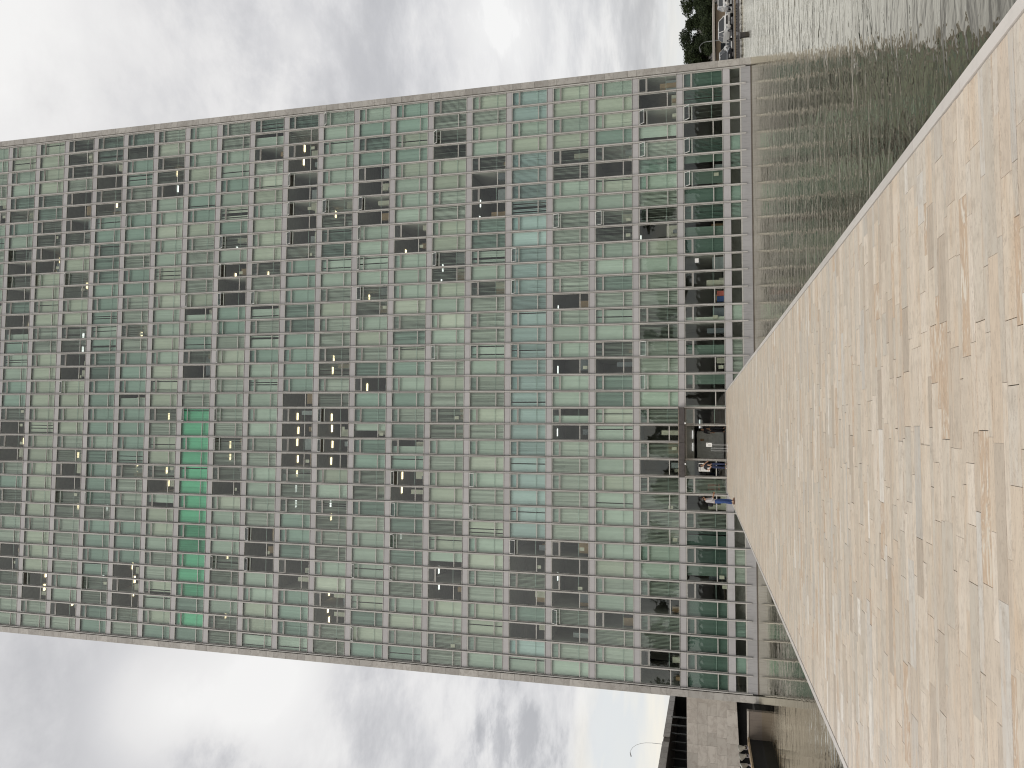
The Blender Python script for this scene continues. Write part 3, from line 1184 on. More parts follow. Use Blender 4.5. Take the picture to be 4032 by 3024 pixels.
def person(name, loc, rz, J, shirt, trousers, shoes, skin, long_sleeve=True, bag=None, hair=M_HAIR, label='', scale=1.0, print_mat=None):
    """J: joints; local frame faces -y"""
    root = tag(empty(name, loc, rz), label, 'person')
    root.scale = (scale,) * 3
    V, E, Rd = [], [], []

    def add(p, r_, par=None):
        V.append(tuple(p))
        Rd.append(r_)
        if par is not None:
            E.append((par, len(V) - 1))
        return len(V) - 1
    pel = add(J['pelvis'], (.125, .095))
    ab = add(J['belly'], (.118, .088), pel)
    ch = add(J['chest'], (.138, .098), ab)
    nk = add(J['neck'], .052, ch)
    jw = add(J['jaw'], .058, nk)
    hd = add(J['head'], .086, jw)
    add(J['crown'], .062, hd)
    f = Vector(J['face'])
    add(Vector(J['head']) + f * .085 + Vector((0, 0, -.02)), .016, hd)          # nose
    for s_ in ('L', 'R'):
        sh = add(J['sh' + s_], .055, ch)
        el = add(J['el' + s_], .040, sh)
        wr = add(J['wr' + s_], .027, el)
        d = (Vector(J['ha' + s_]) - Vector(J['wr' + s_])).normalized()
        pm = add(Vector(J['wr' + s_]) + d * .055, (.036, .020), wr)
        side = d.cross(Vector((0, 1, 0.3))).normalized()
        for i in range(4):
            base = Vector(J['wr' + s_]) + d * .09 + side * (.026 - .0175 * i)
            a = add(base, .0095, pm)
            b_ = add(base + d * (.034, .040, .038, .028)[i] + Vector((0, -.006, -.004)), .0085, a)
            add(base + d * (.055, .066, .062, .048)[i] + Vector((0, -.02, -.012)), .0075, b_)
        tb = add(Vector(J['wr' + s_]) + d * .035 + side * .038, .011, pm)
        add(Vector(J['wr' + s_]) + d * .07 + side * .058, .009, tb)
        hp_ = add(J['hp' + s_], .088, pel)
        kn = add(J['kn' + s_], .056, hp_)
        an = add(J['an' + s_], .038, kn)
        add(Vector(J['an' + s_]) + Vector(J['toe' + s_]) * .14 + Vector((0, 0, -.045)), .030, an)
    skin_mesh('body', V, E, Rd, skin, root)
    # shirt
    V, E, Rd = [], [], []
    wst = add(Vector(J['pelvis']) + Vector((0, 0, -.10)), (.150, .120))
    pel = add(Vector(J['pelvis']) + Vector((0, 0, .02)), (.150, .120), wst)
    ab = add(J['belly'], (.145, .112), pel)
    ch = add(J['chest'], (.158, .116), ab)
    add(Vector(J['neck']) * .55 + Vector(J['chest']) * .45, .072, ch)
    for s_ in ('L', 'R'):
        sh = add(J['sh' + s_], .074, ch)
        if long_sleeve:
            el = add(J['el' + s_], .055, sh)
            add(Vector(J['wr' + s_]) * .5 + Vector(J['el' + s_]) * .5, .043, el)
        else:
            add(Vector(J['el' + s_]) * .7 + Vector(J['sh' + s_]) * .3, .062, sh)
    skin_mesh('shirt', V, E, Rd, shirt, root)
    V, E, Rd = [], [], []
    wst = add(Vector(J['pelvis']) + Vector((0, 0, .10)), (.128, .100))
    pel = add(Vector(J['pelvis']) + Vector((0, 0, -.02)), (.140, .110), wst)
    for s_ in ('L', 'R'):
        hp_ = add(J['hp' + s_], .105, pel)
        kn = add(J['kn' + s_], .073, hp_)
        add(Vector(J['an' + s_]) + Vector((0, 0, .02)), .060, kn)
    skin_mesh('trousers', V, E, Rd, trousers, root)
    for k_, s_ in enumerate(('L', 'R')):
        V, E, Rd = [], [], []
        a = Vector(J['an' + s_])
        tt = Vector(J['toe' + s_])
        i0 = add(a - tt * .06 + Vector((0, 0, -.048)), .042)
        i1 = add(a + tt * .06 + Vector((0, 0, -.05)), .042, i0)
        add(a + tt * .17 + Vector((0, 0, -.06)), .032, i1)
        skin_mesh('shoe', V, E, Rd, shoes[k_], root)
    # hair: a cap of quads round the back and top of the skull
    V, E, Rd = [], [], []
    h = Vector(J['head'])
    i0 = add(h - f * .030 + Vector((0, 0, .035)), .090)
    i1 = add(h - f * .055 + Vector((0, 0, -.02)), .070, i0)
    add(h + f * .02 + Vector((0, 0, .078)), .068, i0)
    skin_mesh('hair', V, E, Rd, hair, root)
    # eyes, mouth, ears as small pieces
    fx = f.cross(Vector((0, 0, 1))).normalized()
    q_ = MB()
    for sg in (-1, 1):
        e0 = h + f * .082 + fx * sg * .032 + Vector((0, 0, .004))
        q_.tube(e0, e0 + f * .008, .011, .008, 8)
    e0 = h + f * .078 + Vector((0, 0, -.055))
    q_.tube(e0 - fx * .022, e0 + fx * .022, .007, .007, 6)
    q_.build('face_features', M_DKINK, root)
    q_ = MB()
    for sg in (-1, 1):
        e0 = h + fx * sg * .083 - f * .005
        q_.tube(e0, e0 + fx * sg * .018, .024, .016, 8)
    q_.build('ear', skin, root)
    if bag:
        V, E, Rd = [], [], []
        c0 = Vector(J['chest'])
        i0 = add(c0 + Vector((0, .20, .06)), (.13, .10))
        add(c0 + Vector((0, .21, -.22)), (.15, .11), i0)
        skin_mesh('backpack', V, E, Rd, bag, root)
    return root


def stripes_mat():
    M = Mat('striped_shirt_cloth', .85)
    w_ = M.n('ShaderNodeTexWave', wave_type='BANDS', bands_direction='Z')
    w_.inputs['Scale'].default_value = 17
    w_.inputs['Distortion'].default_value = .6
    M.l(M.coord(), w_.inputs['Vector'])
    M.color(M.ramp(w_.outputs[0], [(0.45, (.62, .60, .60)), (0.6, (.24, .23, .25))]))
    return M.m


M_JEANS = simple('dark_blue_jeans', (.022, .032, .075), .85, var=.3, scale=14)
M_JEANS2 = simple('blue_jeans', (.030, .065, .19), .85, var=.3, scale=14)
M_BLACKC = simple('black_cotton', (.014, .014, .018), .85, var=.3, scale=10)
M_BROWNL = simple('brown_leather', (.09, .045, .025), .6)
M_WHITES = simple('white_sneaker', (.6, .6, .58), .6)

JA = dict(pelvis=(0, 0, .90), belly=(.01, 0, 1.05), chest=(0, .01, 1.22), neck=(-.01, -.01, 1.40), jaw=(-.02, -.03, 1.46),
          head=(-.02, -.03, 1.54), crown=(-.02, -.01, 1.60), face=(-.2, -.98, 0),
          shL=(-.17, .01, 1.34), elL=(-.30, .02, 1.10), wrL=(-.17, -.14, 1.02), haL=(-.10, -.18, .99),
          shR=(.17, .01, 1.34), elR=(.27, -.06, 1.12), wrR=(.12, -.20, 1.33), haR=(.05, -.20, 1.42),
          hpL=(-.09, 0, .84), knL=(-.11, -.01, .46), anL=(-.13, .01, .085), toeL=(-.3, -.95, 0),
          hpR=(.09, 0, .84), knR=(.10, -.02, .46), anR=(.09, .01, .085), toeR=(.25, -.97, 0))
person('person', (14.0, -1.08, 0), 0, JA, M_BLACKC, M_JEANS, (M_WHITES, M_BLACKC), M_SKIN, False,
       label='man in black T-shirt and dark jeans standing by the poster, hand on hip')
JB = dict(pelvis=(0, 0, .90), belly=(0, .0, 1.05), chest=(0, -.02, 1.22), neck=(0, -.07, 1.39), jaw=(0, -.115, 1.44),
          head=(0, -.12, 1.52), crown=(0, -.09, 1.59), face=(0, -.92, -.38),
          shL=(.17, -.03, 1.33), elL=(.20, -.08, 1.06), wrL=(.10, -.29, .98), haL=(.08, -.36, .97),
          shR=(-.17, -.03, 1.33), elR=(-.20, -.10, 1.06), wrR=(-.08, -.30, 1.0), haR=(-.06, -.36, 1.0),
          hpL=(.085, 0, .84), knL=(.09, -.05, .46), anL=(.085, -.03, .085), toeL=(0, -1, 0),
          hpR=(-.085, 0, .84), knR=(-.09, .0, .46), anR=(-.085, .06, .085), toeR=(0, -1, 0))
person('person', (12.74, -10.63, 0), R(82), JB, stripes_mat(), M_JEANS2, (M_BROWNL, M_BROWNL), M_SKIND, True, M_BLACKC,
       label='man in striped shirt and blue jeans walking on the walkway looking at phone')
ph = MB()
ph.box(-.035, .035, -.005, .005, -.07, .07)
po = ph.build('mobile_phone', M_DKINK, loc=(13.13, -10.60, .985))
po.rotation_euler = (R(20), 0, R(60))
tag(po, 'small black phone held by the man in the striped shirt', 'phone')
JC = dict(JA)
JC.update(elL=(-.24, .02, 1.08), wrL=(-.24, -.05, .84), haL=(-.24, -.06, .77), elR=(.24, .02, 1.08), wrR=(.24, -.05, .84), haR=(.24, -.06, .77))
person('person', (16.2, 1.6, 0), R(20), JC, M_BLACKC, M_BLACKC, (M_BLACKC, M_BLACKC), M_SKIND, True,
       label='dark silhouetted figure standing inside the open doorway', scale=1.0)

# ------------------------------------------------------------------ low marble building on the left of the tower
lb = tag(empty('marble_building', (-6, 1, -1.0)), 'low building with flat marble edged roof slab and pale marble wall beside the tower', 'building')


def lpart(mb, name, mats, smooth=False, parent=None):
    o = mb.build(name, mats, parent or lb, smooth)
    if parent is None:
        o.location = (6, -1, 1.0)
    return o


# pale wall, its lower edge falls a little to the left
rgl = random.Random(12)
wall = MB()
bot = lambda x: -.47 + .044 * (x + .56)
wall.v += [(-.46, .62, bot(-.46)), (-16, .62, bot(-16)), (-16, .62, 2.56), (-.46, .62, 2.56), (-.46, 1.0, bot(-.46)), (-16, 1.0, bot(-16)), (-16, 1.0, 2.56), (-.46, 1.0, 2.56)]
wall.f += [(1, 0, 3, 2), (4, 5, 6, 7), (2, 3, 7, 6), (0, 1, 5, 4), (0, 4, 7, 3), (1, 2, 6, 5)]
wall.m += [0] * 6
wall.t += [.3] * 6
wo = lpart(wall, 'wall', M_WMARBLE)
p = MB()
p.box(-60, -2.1, -61, .6, -1.9, -1.45)
lpart(p, 'undercroft_floor', simple('undercroft_soil', (.012, .011, .010), .9))  # near-black colour stands for the shade under the raised wall
rows_z = [2.56, 1.90, 1.30, .72, .12, -2.0]
for r_ in range(5):
    x = -.47 - rgl.uniform(0, .3)
    xs = [-.465]
    while xs[-1] > -12:
        xs.append(xs[-1] - rgl.choice((.55, .8, 1.05, 1.3)))
    for xa, xb in zip(xs, xs[1:]):
        z1, z0a, z0b = rows_z[r_], max(rows_z[r_ + 1], bot(xa) + .0), max(rows_z[r_ + 1], bot(xb))
        if z1 - z0a < .05:
            continue
        p = MB()
        yy = .60 + rgl.uniform(-.004, .004)
        g_ = .004
        n = 0
        p.v += [(xb + g_, yy, z0b + g_), (xa - g_, yy, z0a + g_), (xa - g_, yy, z1 - g_), (xb + g_, yy, z1 - g_),
                (xb + g_, .619, z0b + g_), (xa - g_, .619, z0a + g_), (xa - g_, .619, z1 - g_), (xb + g_, .619, z1 - g_)]
        p.f += [(0, 1, 2, 3), (4, 7, 6, 5), (3, 2, 6, 7), (1, 0, 4, 5), (1, 5, 6, 2), (0, 3, 7, 4)]
        p.m += [0] * 6
        p.t += [rgl.random()] * 6
        lpart(p, 'marble_slab', M_WMARBLE)
# roof slab with tiled fascia
A_, B_ = Vector((-5.25, -.6, 0)), Vector((-9.6, 37, 0))
dirv = (B_ - A_).normalized()
nrm = Vector((-dirv.y, dirv.x, 0))
roof = MB()
roof.prism([(A_.x - .02, A_.y), (B_.x - .02, B_.y), (-60, 37), (-60, -.6)], 3.88, 4.34)
ro = lpart(roof, 'roof_slab', simple('grey_soffit', (.17, .155, .14), .9, var=.15))
s_ = 0.0
Lr = (B_ - A_).length
while s_ < Lr:
    w_ = rgl.uniform(.95, 1.2) * (1 + s_ * .02)
    p = MB()
    a = A_ + dirv * (s_ + .02)
    b_ = A_ + dirv * (min(s_ + w_, Lr) - .02)
    out_ = .05 + rgl.uniform(-.01, .012)
    miss = rgl.random() < .06
    if not miss:
        o_ = Vector((dirv.y, -dirv.x, 0)) * out_
        p.prism([(a.x, a.y), (a.x + o_.x, a.y + o_.y), (b_.x + o_.x, b_.y + o_.y), (b_.x, b_.y)], 3.90, 4.37, tone=rgl.random())
        lpart(p, 'fascia_tile', marble_wall_mat('fascia_marble', (.40, .38, .35), (.52, .50, .46), (.25, .22, .2)) if s_ == 0 else bpy.data.materials['fascia_marble'])
    s_ += w_
# inner dark wall and the pale posts before it
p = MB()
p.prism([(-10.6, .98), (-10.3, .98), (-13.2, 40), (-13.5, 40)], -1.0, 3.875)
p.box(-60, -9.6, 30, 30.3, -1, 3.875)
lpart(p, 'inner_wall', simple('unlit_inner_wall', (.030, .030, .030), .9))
p = MB()
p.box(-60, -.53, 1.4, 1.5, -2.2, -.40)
lpart(p, 'plinth_screen', simple('black_void_wall', (.008, .008, .008), .9))  # dark sheet added so the gap under the wall reads as shade
p = MB()
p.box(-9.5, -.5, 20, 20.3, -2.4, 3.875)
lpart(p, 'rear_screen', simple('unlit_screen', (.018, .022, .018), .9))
for k_ in range(9):
    p = MB()
    xx = -5.6 - k_ * .62
    p.box(xx - .04, xx + .04, 9.9, 10.05, -1.0, 3.875)
    lpart(p, 'post', simple('dull_post_metal', (.10, .105, .10), .6) if k_ == 0 else bpy.data.materials['dull_post_metal'])

# pool retaining wall with ledge
lw = tag(empty('retaining_wall', (-1.7, -2.4, -2.2)), 'stained brown concrete pool wall with a pale coping at the tower foot', 'wall')
M_BRN = paint_mat('stained_brown_concrete', (.17, .14, .115), (.08, .06, .05), .5, rust=True)
for nm, bx, mt in (('face', (-1.75, -.16, -2.42, -2.12, -2.3, -1.02), M_BRN), ('coping', (-1.80, -.16, -2.46, -2.08, -1.018, -.93), M_WMARBLE),
                   ('side_face', (-2.05, -1.76, -62, -2.43, -2.3, -1.02), simple('dark_wet_concrete', (.012, .011, .010), .7)),  # shade below the overhanging coping is put into this near-black
                   ('side_coping', (-2.1, -1.62, -62, -2.465, -1.018, -.93), simple('ochre_coping', (.36, .27, .17), .8, var=.25)),
                   ('deck', (-1.75, -.52, -2.07, 9.2, -2.3, -1.45), simple('black_soil', (.010, .010, .009), .9))):  # deck painted near black for the shade in the recess
    q = MB()
    q.box(*bx)
    o = q.build(nm, mt, lw)
    o.location = (1.7, 2.4, 2.2)

# floodlights on the coping
M_SHADE = simple('pale_floodlight_shade', (.36, .34, .29), .6, var=.2)
fl0 = empty('floodlight', (-1.78, -3.1, -.93))
q = MB()
q.tube((0, 0, 0), (0, 0, .06), .09, .07, 12)
q.box(-.02, .02, -.13, .13, .06, .09)
q.box(-.015, .015, -.14, -.12, .06, .24)
q.box(-.015, .015, .12, .14, .06, .24)
q.build('bracket', simple('grey_bracket', (.25, .23, .24), .5), fl0)
q = MB()
q.tube((-.02, 0, .16), (.14, 0, .48), .05, .20, 14)
sh = q.build('shade', M_SHADE, fl0)
q = MB()
q.tube((.135, 0, .47), (.15, 0, .50), .185, .185, 14)
q.build('lens', simple('floodlight_lens', (.5, .52, .48), .2), fl0)
labs = ['pale floodlight on the coping nearest the tower foot', 'pale floodlight in the middle of the three on the coping',
        'pale floodlight farthest from the tower on the coping']
for k_, (xx, yy, rz) in enumerate(((-1.95, -3.15, 2.6), (-1.98, -4.15, 2.9), (-2.0, -5.25, 3.7))):
    o = fl0 if k_ == 0 else copy_tree(fl0)
    o.location = (xx, yy, -.93)
    o.rotation_euler = (0, 0, rz)
    tag(o, labs[k_], 'floodlight', 'floodlights on the pool coping')

# ------------------------------------------------------------------ street lamps
M_LP = simple('galvanised_lamp_pole', (.42, .43, .43), .5)


def street_lamp(loc, h, arm, side, label, r=.09):
    t = tag(empty('street_lamp', loc), label, 'street lamp', 'street lamps')
    q = MB()
    q.tube((0, 0, 0), (0, 0, h * .8), r, r * .7, 10)
    q.build('pole', M_LP, t)
    q = MB()
    pts = [Vector((0, 0, h * .8)) + Vector((side * arm * (1 - math.cos(a)) , 0, h * .2 * math.sin(a))) for a in np.linspace(0, math.pi / 2, 7)]
    for a, b_ in zip(pts, pts[1:]):
        q.tube(a, b_, r * .6, r * .55, 8)
    q.build('arm', M_LP, t)
    q = MB()
    e_ = pts[-1]
    q.tube(e_ + Vector((-side * .1, 0, .02)), e_ + Vector((side * .6, 0, -.16)), .06, .11, 8)
    q.build('lamp_head', simple('lamp_head_grey', (.20, .20, .20), .5), t)
    return t


street_lamp((-40.9, 90, -5.2), 19.5, 2.2, -1, 'tall curved street lamp behind the low marble roof', r=.065)
street_lamp((67.6, 50, -3.4), 4.6, .75, -1, 'white bent street lamp among the parked cars before the trees', .05)

# ------------------------------------------------------------------ far shore: kerb, slatted rail, plank bench, stones
t = tag(empty('parking_kerb', (62, 33.9, -2.46)), 'pale kerb beam running under the parked cars', 'kerb')
q = MB()
q.box(-30, 30, 0, .22, 0, .06)
q.build('beam', simple('pale_kerb_concrete', (.42, .37, .31), .8), t)
t = tag(empty('slatted_rail', (56.6, 28.5, -2.46)), 'low slatted metal rail lying along the shore beyond the water', 'railing')
q = MB()
q.box(-3.6, 4.6, -.03, .03, .30, .35)
q.build('top_rail', simple('pale_rail', (.55, .53, .50), .5), t)
for k_ in range(28):
    q = MB()
    xx = -3.5 + k_ * .29
    q.box(xx, xx + .10, -.02, .02, .0, .299)
    q.build('slat', M_DKINK if k_ == 0 else M_DKINK, t)
t = tag(empty('plank_bench', (55.0, 26.2, -2.46)), 'pair of weathered tan planks on blocks near the pool shore', 'bench')
for yy, zz in ((0, .30), (.4, .22)):
    q = MB()
    q.box(-3.8, 4.6, yy, yy + .22, zz, zz + .09)
    q.build('plank', simple('weathered_plank', (.40, .32, .22), .8, var=.3), t)
for xx in (-3, 0.5, 3.8):
    q = MB()
    q.box(xx, xx + .3, 0, .6, 0, .22)
    q.build('block', M_CONC, t)
for k_ in range(26):
    rg = random.Random(k_ + 77)
    xx = 44.5 + k_ * .42 + rg.uniform(-.1, .1)
    me = bpy.data.meshes.new('shore_stone')
    bm = bmesh.new()
    bmesh.ops.create_icosphere(bm, subdivisions=2, radius=.17)
    for v in bm.verts:
        v.co *= rg.uniform(.85, 1.15)
        v.co.x *= 1.6
        v.co.z *= .6
    bm.to_mesh(me)
    bm.free()
    me.materials.append(bpy.data.materials.get('pale_stone') or simple('pale_stone', (.42, .41, .38), .9, var=.4))
    o = link('shore_stone', me, None, (xx, 9.05 + rg.uniform(-.12, .12), -1.70))
    tag(o, 'pale broken stone lying in the row along the far pool rim', 'stone', 'broken stones along the far pool rim')
q = MB()
q.box(-.16, .16, -.12, .12, -.5, .30)
q.box(-.2, .2, -.16, .16, .30, .36)
tag(q.build('water_marker', simple('dark_marker_paint', (.06, .055, .05), .6), loc=(44.3, 5.0, ZW)), 'small dark box marker standing in the pool near the far rim', 'marker')

# ------------------------------------------------------------------ cars


def car_body(L, Wd, H, kind):
    """body lofted from side profile stations; heading -y"""
    b = MB()
    if kind == 'suv':
        prof = [(-L / 2, .45, .62), (-L / 2 + .10, .30, .92), (-L / 2 + .95, .28, 1.06), (-L / 2 + 1.15, .28, 1.08), (-.1, .28, 1.10), (.9, .28, 1.12), (L / 2 - .35, .28, 1.12), (L / 2 - .05, .32, 1.0), (L / 2, .45, .62)]
    else:
        prof = [(-L / 2, .40, .58), (-L / 2 + .10, .26, .74), (-L / 2 + .95, .24, .86), (-L / 2 + 1.15, .24, .88), (-.1, .24, .92), (.9, .24, .93), (L / 2 - .5, .24, .95), (L / 2 - .05, .28, .85), (L / 2, .42, .6)]
    ring = []
    for (y_, z0, z1) in prof:
        k = .86 if abs(y_) > L / 2 - .02 else (.95 if abs(y_) > L / 2 - .2 else 1.0)
        w_ = Wd / 2 * k
        ring.append([(-w_ * .9, y_, z0), (-w_, y_, z0 + .12), (-w_, y_, (z0 + z1) / 2), (-w_ * .94, y_, z1 - .05), (-w_ * .82, y_, z1),
                     (w_ * .82, y_, z1), (w_ * .94, y_, z1 - .05), (w_, y_, (z0 + z1) / 2), (w_, y_, z0 + .12), (w_ * .9, y_, z0)])
    n = len(b.v)
    for r_ in ring:
        b.v += r_
    k = 10
    for i in range(len(ring) - 1):
        for j in range(k):
            a, c = n + i * k + j, n + i * k + (j + 1) % k
            b.f.append((a, a + k, c + k, c))
    b.f.append(tuple(n + j for j in range(k)))
    b.f.append(tuple(n + (len(ring) - 1) * k + j for j in reversed(range(k))))
    b.m = [0] * len(b.f)
    b.t = [.5] * len(b.f)
    return b


def cabin(L, Wd, H, kind):
    zb = 1.08 if kind == 'suv' else .88
    ys = (-L / 2 + 1.0, -L / 2 + 1.75, L / 2 - .85 if kind == 'suv' else L / 2 - 1.5, L / 2 - .15 if kind == 'suv' else L / 2 - .7)
    wb, wt = Wd / 2 * .90, Wd / 2 * .72
    b = MB()
    P = [(-wb, ys[0], zb), (wb, ys[0], zb), (wb, ys[3], zb), (-wb, ys[3], zb), (-wt, ys[1], H), (wt, ys[1], H), (wt, ys[2], H), (-wt, ys[2], H)]
    b.v = list(P)
    b.f = [(0, 1, 5, 4), (1, 2, 6, 5), (2, 3, 7, 6), (3, 0, 4, 7)]
    b.m = [0] * 4
    b.t = [.5] * 4
    r_ = MB()     # roof skin and pillars
    r_.v = [(x * 1.02, y, z + .005) for x, y, z in P[4:]] + [(x * .9, y * .96, z + .06) for x, y, z in P[4:]]
    r_.f = [(0, 1, 5, 4), (1, 2, 6, 5), (2, 3, 7, 6), (3, 0, 4, 7), (4, 5, 6, 7)]
    r_.m = [0] * 5
    r_.t = [.5] * 5
    for i in range(4):
        r_.tube(P[i], P[i + 4], .045, .04, 6)
    for sx in (-1, 1):
        ym = (ys[1] + ys[2]) / 2
        r_.tube((sx * wb, ym, zb), (sx * wt, ym, H), .035, .03, 6)
    return b, r_


M_CGL = simple('dark_car_glass', (.025, .030, .032), .08, var=.1)
M_TYRE = simple('black_tyre', (.02, .02, .02), .8)
M_RIM = simple('alloy_rim', (.40, .40, .40), .35, .6)
M_HL = simple('headlight_glass', (.55, .57, .58), .15)
M_PLATE = simple('grey_plate', (.45, .45, .43), .6)
M_BLKP = simple('black_trim', (.018, .018, .018), .5)


def make_car(kind, paint, loc, rz, label, L=4.5, Wd=1.85, H=1.66, sc=.97):
    t = tag(empty('parked_car', loc, rz), label, 'car', 'cars parked beyond the pool')
    t.scale = (sc,) * 3
    o = car_body(L, Wd, H, kind).build('body', paint, t, smooth=False)
    bv = o.modifiers.new('bevel', 'BEVEL')
    bv.width = .035
    bv.segments = 2
    gl, rf = cabin(L, Wd, H - .05, kind)
    gl.build('windows', M_CGL, t)
    rf.build('roof', paint, t)
    for sx in (-1, 1):
        for yy in (-L / 2 + .85, L / 2 - .85):
            q = MB()
            q.tube((sx * (Wd / 2 - .20), yy, .34), (sx * (Wd / 2 + .005), yy, .34), .34, .33, 20)
            wh = q.build('wheel', M_TYRE, t)
            q = MB()
            q.tube((sx * (Wd / 2 + .004), yy, .34), (sx * (Wd / 2 + .015), yy, .34), .21, .20, 16)
            q.build('rim', M_RIM, wh)
        q = MB()
        zz = .82 if kind == 'suv' else .66
        q.box(sx * Wd / 2 * .86 - .16, sx * Wd / 2 * .86 + .10 * 1, -L / 2 - .005, -L / 2 + .12, zz - .07, zz + .07)
        q.build('headlight', M_HL, t)
        q = MB()
        q.box(sx * (Wd / 2 + .06) - .09, sx * (Wd / 2 + .06) + .09, -L / 2 + 1.35, -L / 2 + 1.45, 1.05 if kind == 'suv' else .92, 1.2 if kind == 'suv' else 1.05)
        q.build('side_mirror', paint, t)
    q = MB()
    zz = .78 if kind == 'suv' else .60
    q.box(-.48, .48, -L / 2 - .012, -L / 2 + .05, zz - .10, zz + .09)
    q.build('grille', M_BLKP, t)
    q = MB()
    q.box(-.65, .65, -L / 2 - .02, -L / 2 + .05, .32, .46)
    q.build('lower_intake', M_BLKP, t)
    q = MB()
    q.box(-.20, .20, -L / 2 - .028, -L / 2 - .021, .50, .62)
    q.build('number_plate', M_PLATE, t)
    return t


def car_paint(name, c):
    M = Mat(name, .22)
    M.color(c)
    M.b.inputs['Coat Weight'].default_value = .6
    return M.m


P_WH = car_paint('white_car_paint', (.86, .84, .78))
P_SI = car_paint('silver_car_paint', (.45, .46, .47))
P_DK = car_paint('dark_car_paint', (.015, .017, .025))
P_RD = car_paint('dark_red_car_paint', (.14, .02, .02))
make_car('suv', P_WH, (62.1, 36.9, -2.46), R(-5), 'white SUV facing the pool, in the middle of the parked row')
make_car('sedan', P_DK, (57.9, 36.5, -2.46), R(-10), 'dark hatchback facing the pool beside the tower corner', H=1.45)
make_car('sedan', P_WH, (60.4, 41.2, -2.50), R(-50), 'white sedan seen side on behind the dark hatchback', H=1.50, L=4.7)
make_car('suv', P_WH, (66.9, 39.6, -2.46), R(-20), 'white car cut by the picture edge, right of the white SUV', H=1.6)
far_cols = [P_SI, P_WH, P_DK, P_WH, P_RD, P_SI, P_WH, P_DK, P_SI, P_WH]
names = ['silver', 'white', 'black', 'white', 'dark red', 'silver', 'white', 'black', 'silver', 'white']
pr = None
for k_, (pc, nm) in enumerate(zip(far_cols, names)):
    make_car('sedan', pc, (66 + k_ * 2.7, 54 + .2 * (k_ % 3), -3.78), R(-8 + 3 * (k_ % 3)),
             '%s car number %s from the tower in the far parking row' % (nm, ['one', 'two', 'three', 'four', 'five', 'six', 'seven', 'eight', 'nine', 'ten'][k_]), H=1.5)
# long low kiosk roof behind the cars
t = tag(empty('parking_shelter', (75, 62, -4.5)), 'long low cream shelter with a pale flat roof behind the parked cars', 'shelter')
q = MB()
q.box(-7.5, 4.5, 0, 3, 0, 3.3)
q.build('wall', simple('cream_render', (.30, .235, .165), .9), t)
q = MB()
q.box(-9, 5.5, -.8, 3.6, 3.45, 3.7)
q.build('roof', simple('pale_roof_edge', (.46, .42, .36), .8), t)
q = MB()
q.box(-3.2, -1.6, -.03, .02, 1.4, 2.6)
q.build('window', M_CGL, t)

# ------------------------------------------------------------------ trees


def leaf_mat(name, c1, c2):
    M = Mat(name, .75, 0, .25)
    tn = M.tone()
    M.color(M.ramp(tn, [(0, c1), (1, c2)]))
    return M.m


L_DK = leaf_mat('dark_leaves', (.010, .017, .007), (.034, .048, .017))
L_OL = leaf_mat('olive_leaves', (.05, .055, .015), (.12, .11, .03))
M_BARK = simple('brown_bark', (.07, .05, .035), .9)


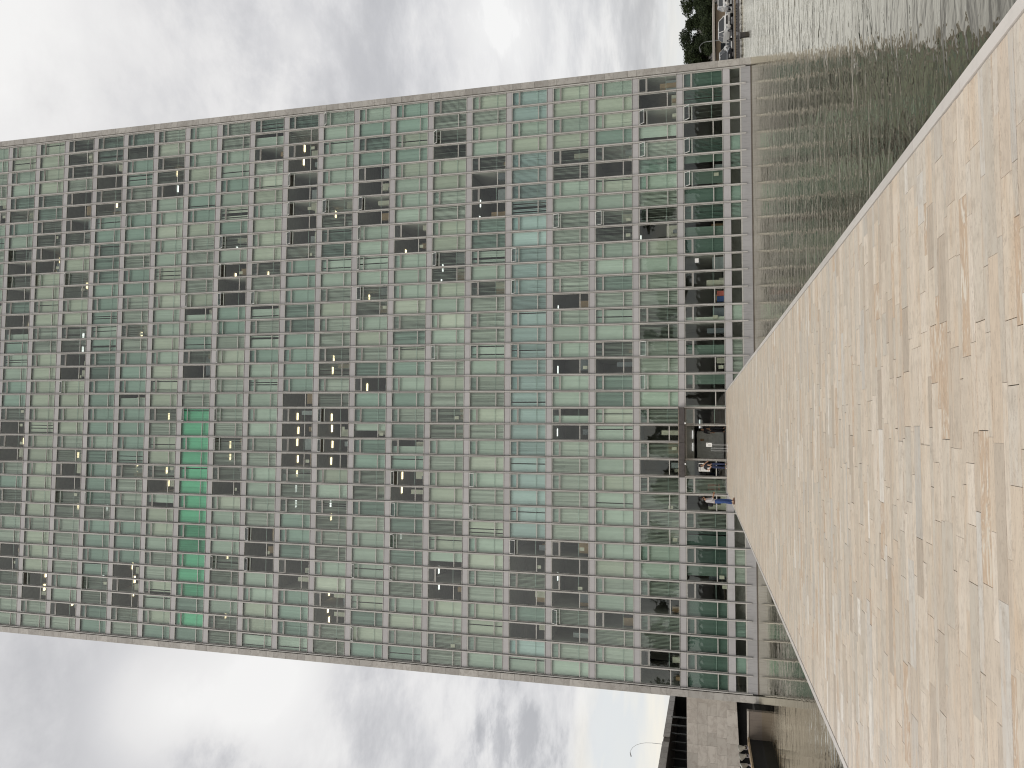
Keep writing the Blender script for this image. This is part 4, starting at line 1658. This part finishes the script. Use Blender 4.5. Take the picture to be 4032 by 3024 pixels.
def tree(loc, h, w, leaf, seed, label, n=3000, ls=.38, group='trees beyond the parking'):
    rg = np.random.RandomState(seed)
    t = tag(empty('leafy_tree', loc), label, 'tree', group)
    q = MB()
    top = Vector((rg.uniform(-.3, .3), rg.uniform(-.3, .3), h * .45))
    q.tube((0, 0, 0), top, h * .035, h * .022, 8)
    blobs = []
    nb_ = 11
    for i in range(nb_):
        a = rg.uniform(0, 2 * math.pi)
        r_ = w / 2 * math.sqrt(rg.uniform(0, 1)) * .8
        z = h * rg.uniform(.42, .86)
        c_ = Vector((math.cos(a) * r_, math.sin(a) * r_, z))
        q.tube(top, c_, h * .012, h * .004, 6)
        blobs.append((c_, w * rg.uniform(.14, .24)))
    q.build('trunk', M_BARK, t)
    c = MB()
    for (bc, br) in blobs:
        m_ = n // nb_
        d = rg.normal(size=(m_, 3))
        d /= np.linalg.norm(d, axis=1)[:, None]
        rr = br * (rg.uniform(.25, 1.0, m_) ** .5) * rg.choice((.8, 1, 1.15), m_)
        P = np.array(bc) + d * rr[:, None] * (1, 1, .8)
        tb = rg.uniform(.0, .5)
        for p in P:
            a1 = rg.normal(size=3)
            a1 /= np.linalg.norm(a1)
            b1 = np.cross(a1, rg.normal(size=3))
            b1 /= np.linalg.norm(b1)
            s1 = ls * rg.uniform(.5, 1.2)
            a1 = a1 * s1 / 2
            b1 = b1 * s1 / 3
            c.quad(tuple(p - a1), tuple(p + b1), tuple(p + a1), tuple(p - b1), 0, min(1, tb + rg.uniform(0, .5)))
    c.build('crown', leaf, t)
    return t


tl = [(98.5, 106, 5.6, 8, L_DK, 'low dark rounded tree at the far end of the cream shelter'),
      (100.5, 118, 10.2, 9, L_DK, 'dark leafy tree close to the tower corner beyond the cars'),
      (105.5, 124, 10.9, 9, L_DK, 'tall dark tree with sky showing through its crown'),
      (110.5, 118, 10.0, 8, L_DK, 'dense dark tree in the middle of the row beyond the cars'),
      (115.5, 122, 10.8, 9, L_DK, 'dark tree cut by the picture edge beyond the cars'),
      (112.0, 104, 6.8, 7, L_OL, 'lower olive green tree in front of the dark trees'),
      (103.5, 108, 6.0, 8, L_DK, 'low dark bush like tree behind the cream shelter'),
      (121.5, 120, 10.6, 10, L_DK, 'dark tree just outside the picture beyond the cars'),
      (95.0, 119, 9.0, 9, L_DK, 'dark tree hidden behind the tower corner')]
for i, (xx, yy, h, w, lf, lab) in enumerate(tl):
    tree((xx, yy, -5.2), h, w, lf, 50 + i, lab, n=9000, ls=.40)

# trees behind the viewer, seen mirrored in the lowest windows
for i in range(11):
    tree((-34 + i * 9.4 + (i % 3), -92 - (i * 7 % 5) * 3, -.05), 10.5 + (i * 5 % 4), 11, L_DK, 80 + i,
         'dark tree behind the viewpoint mirrored in the lowest windows', n=2000, ls=1.1, group='trees mirrored in the lowest windows')
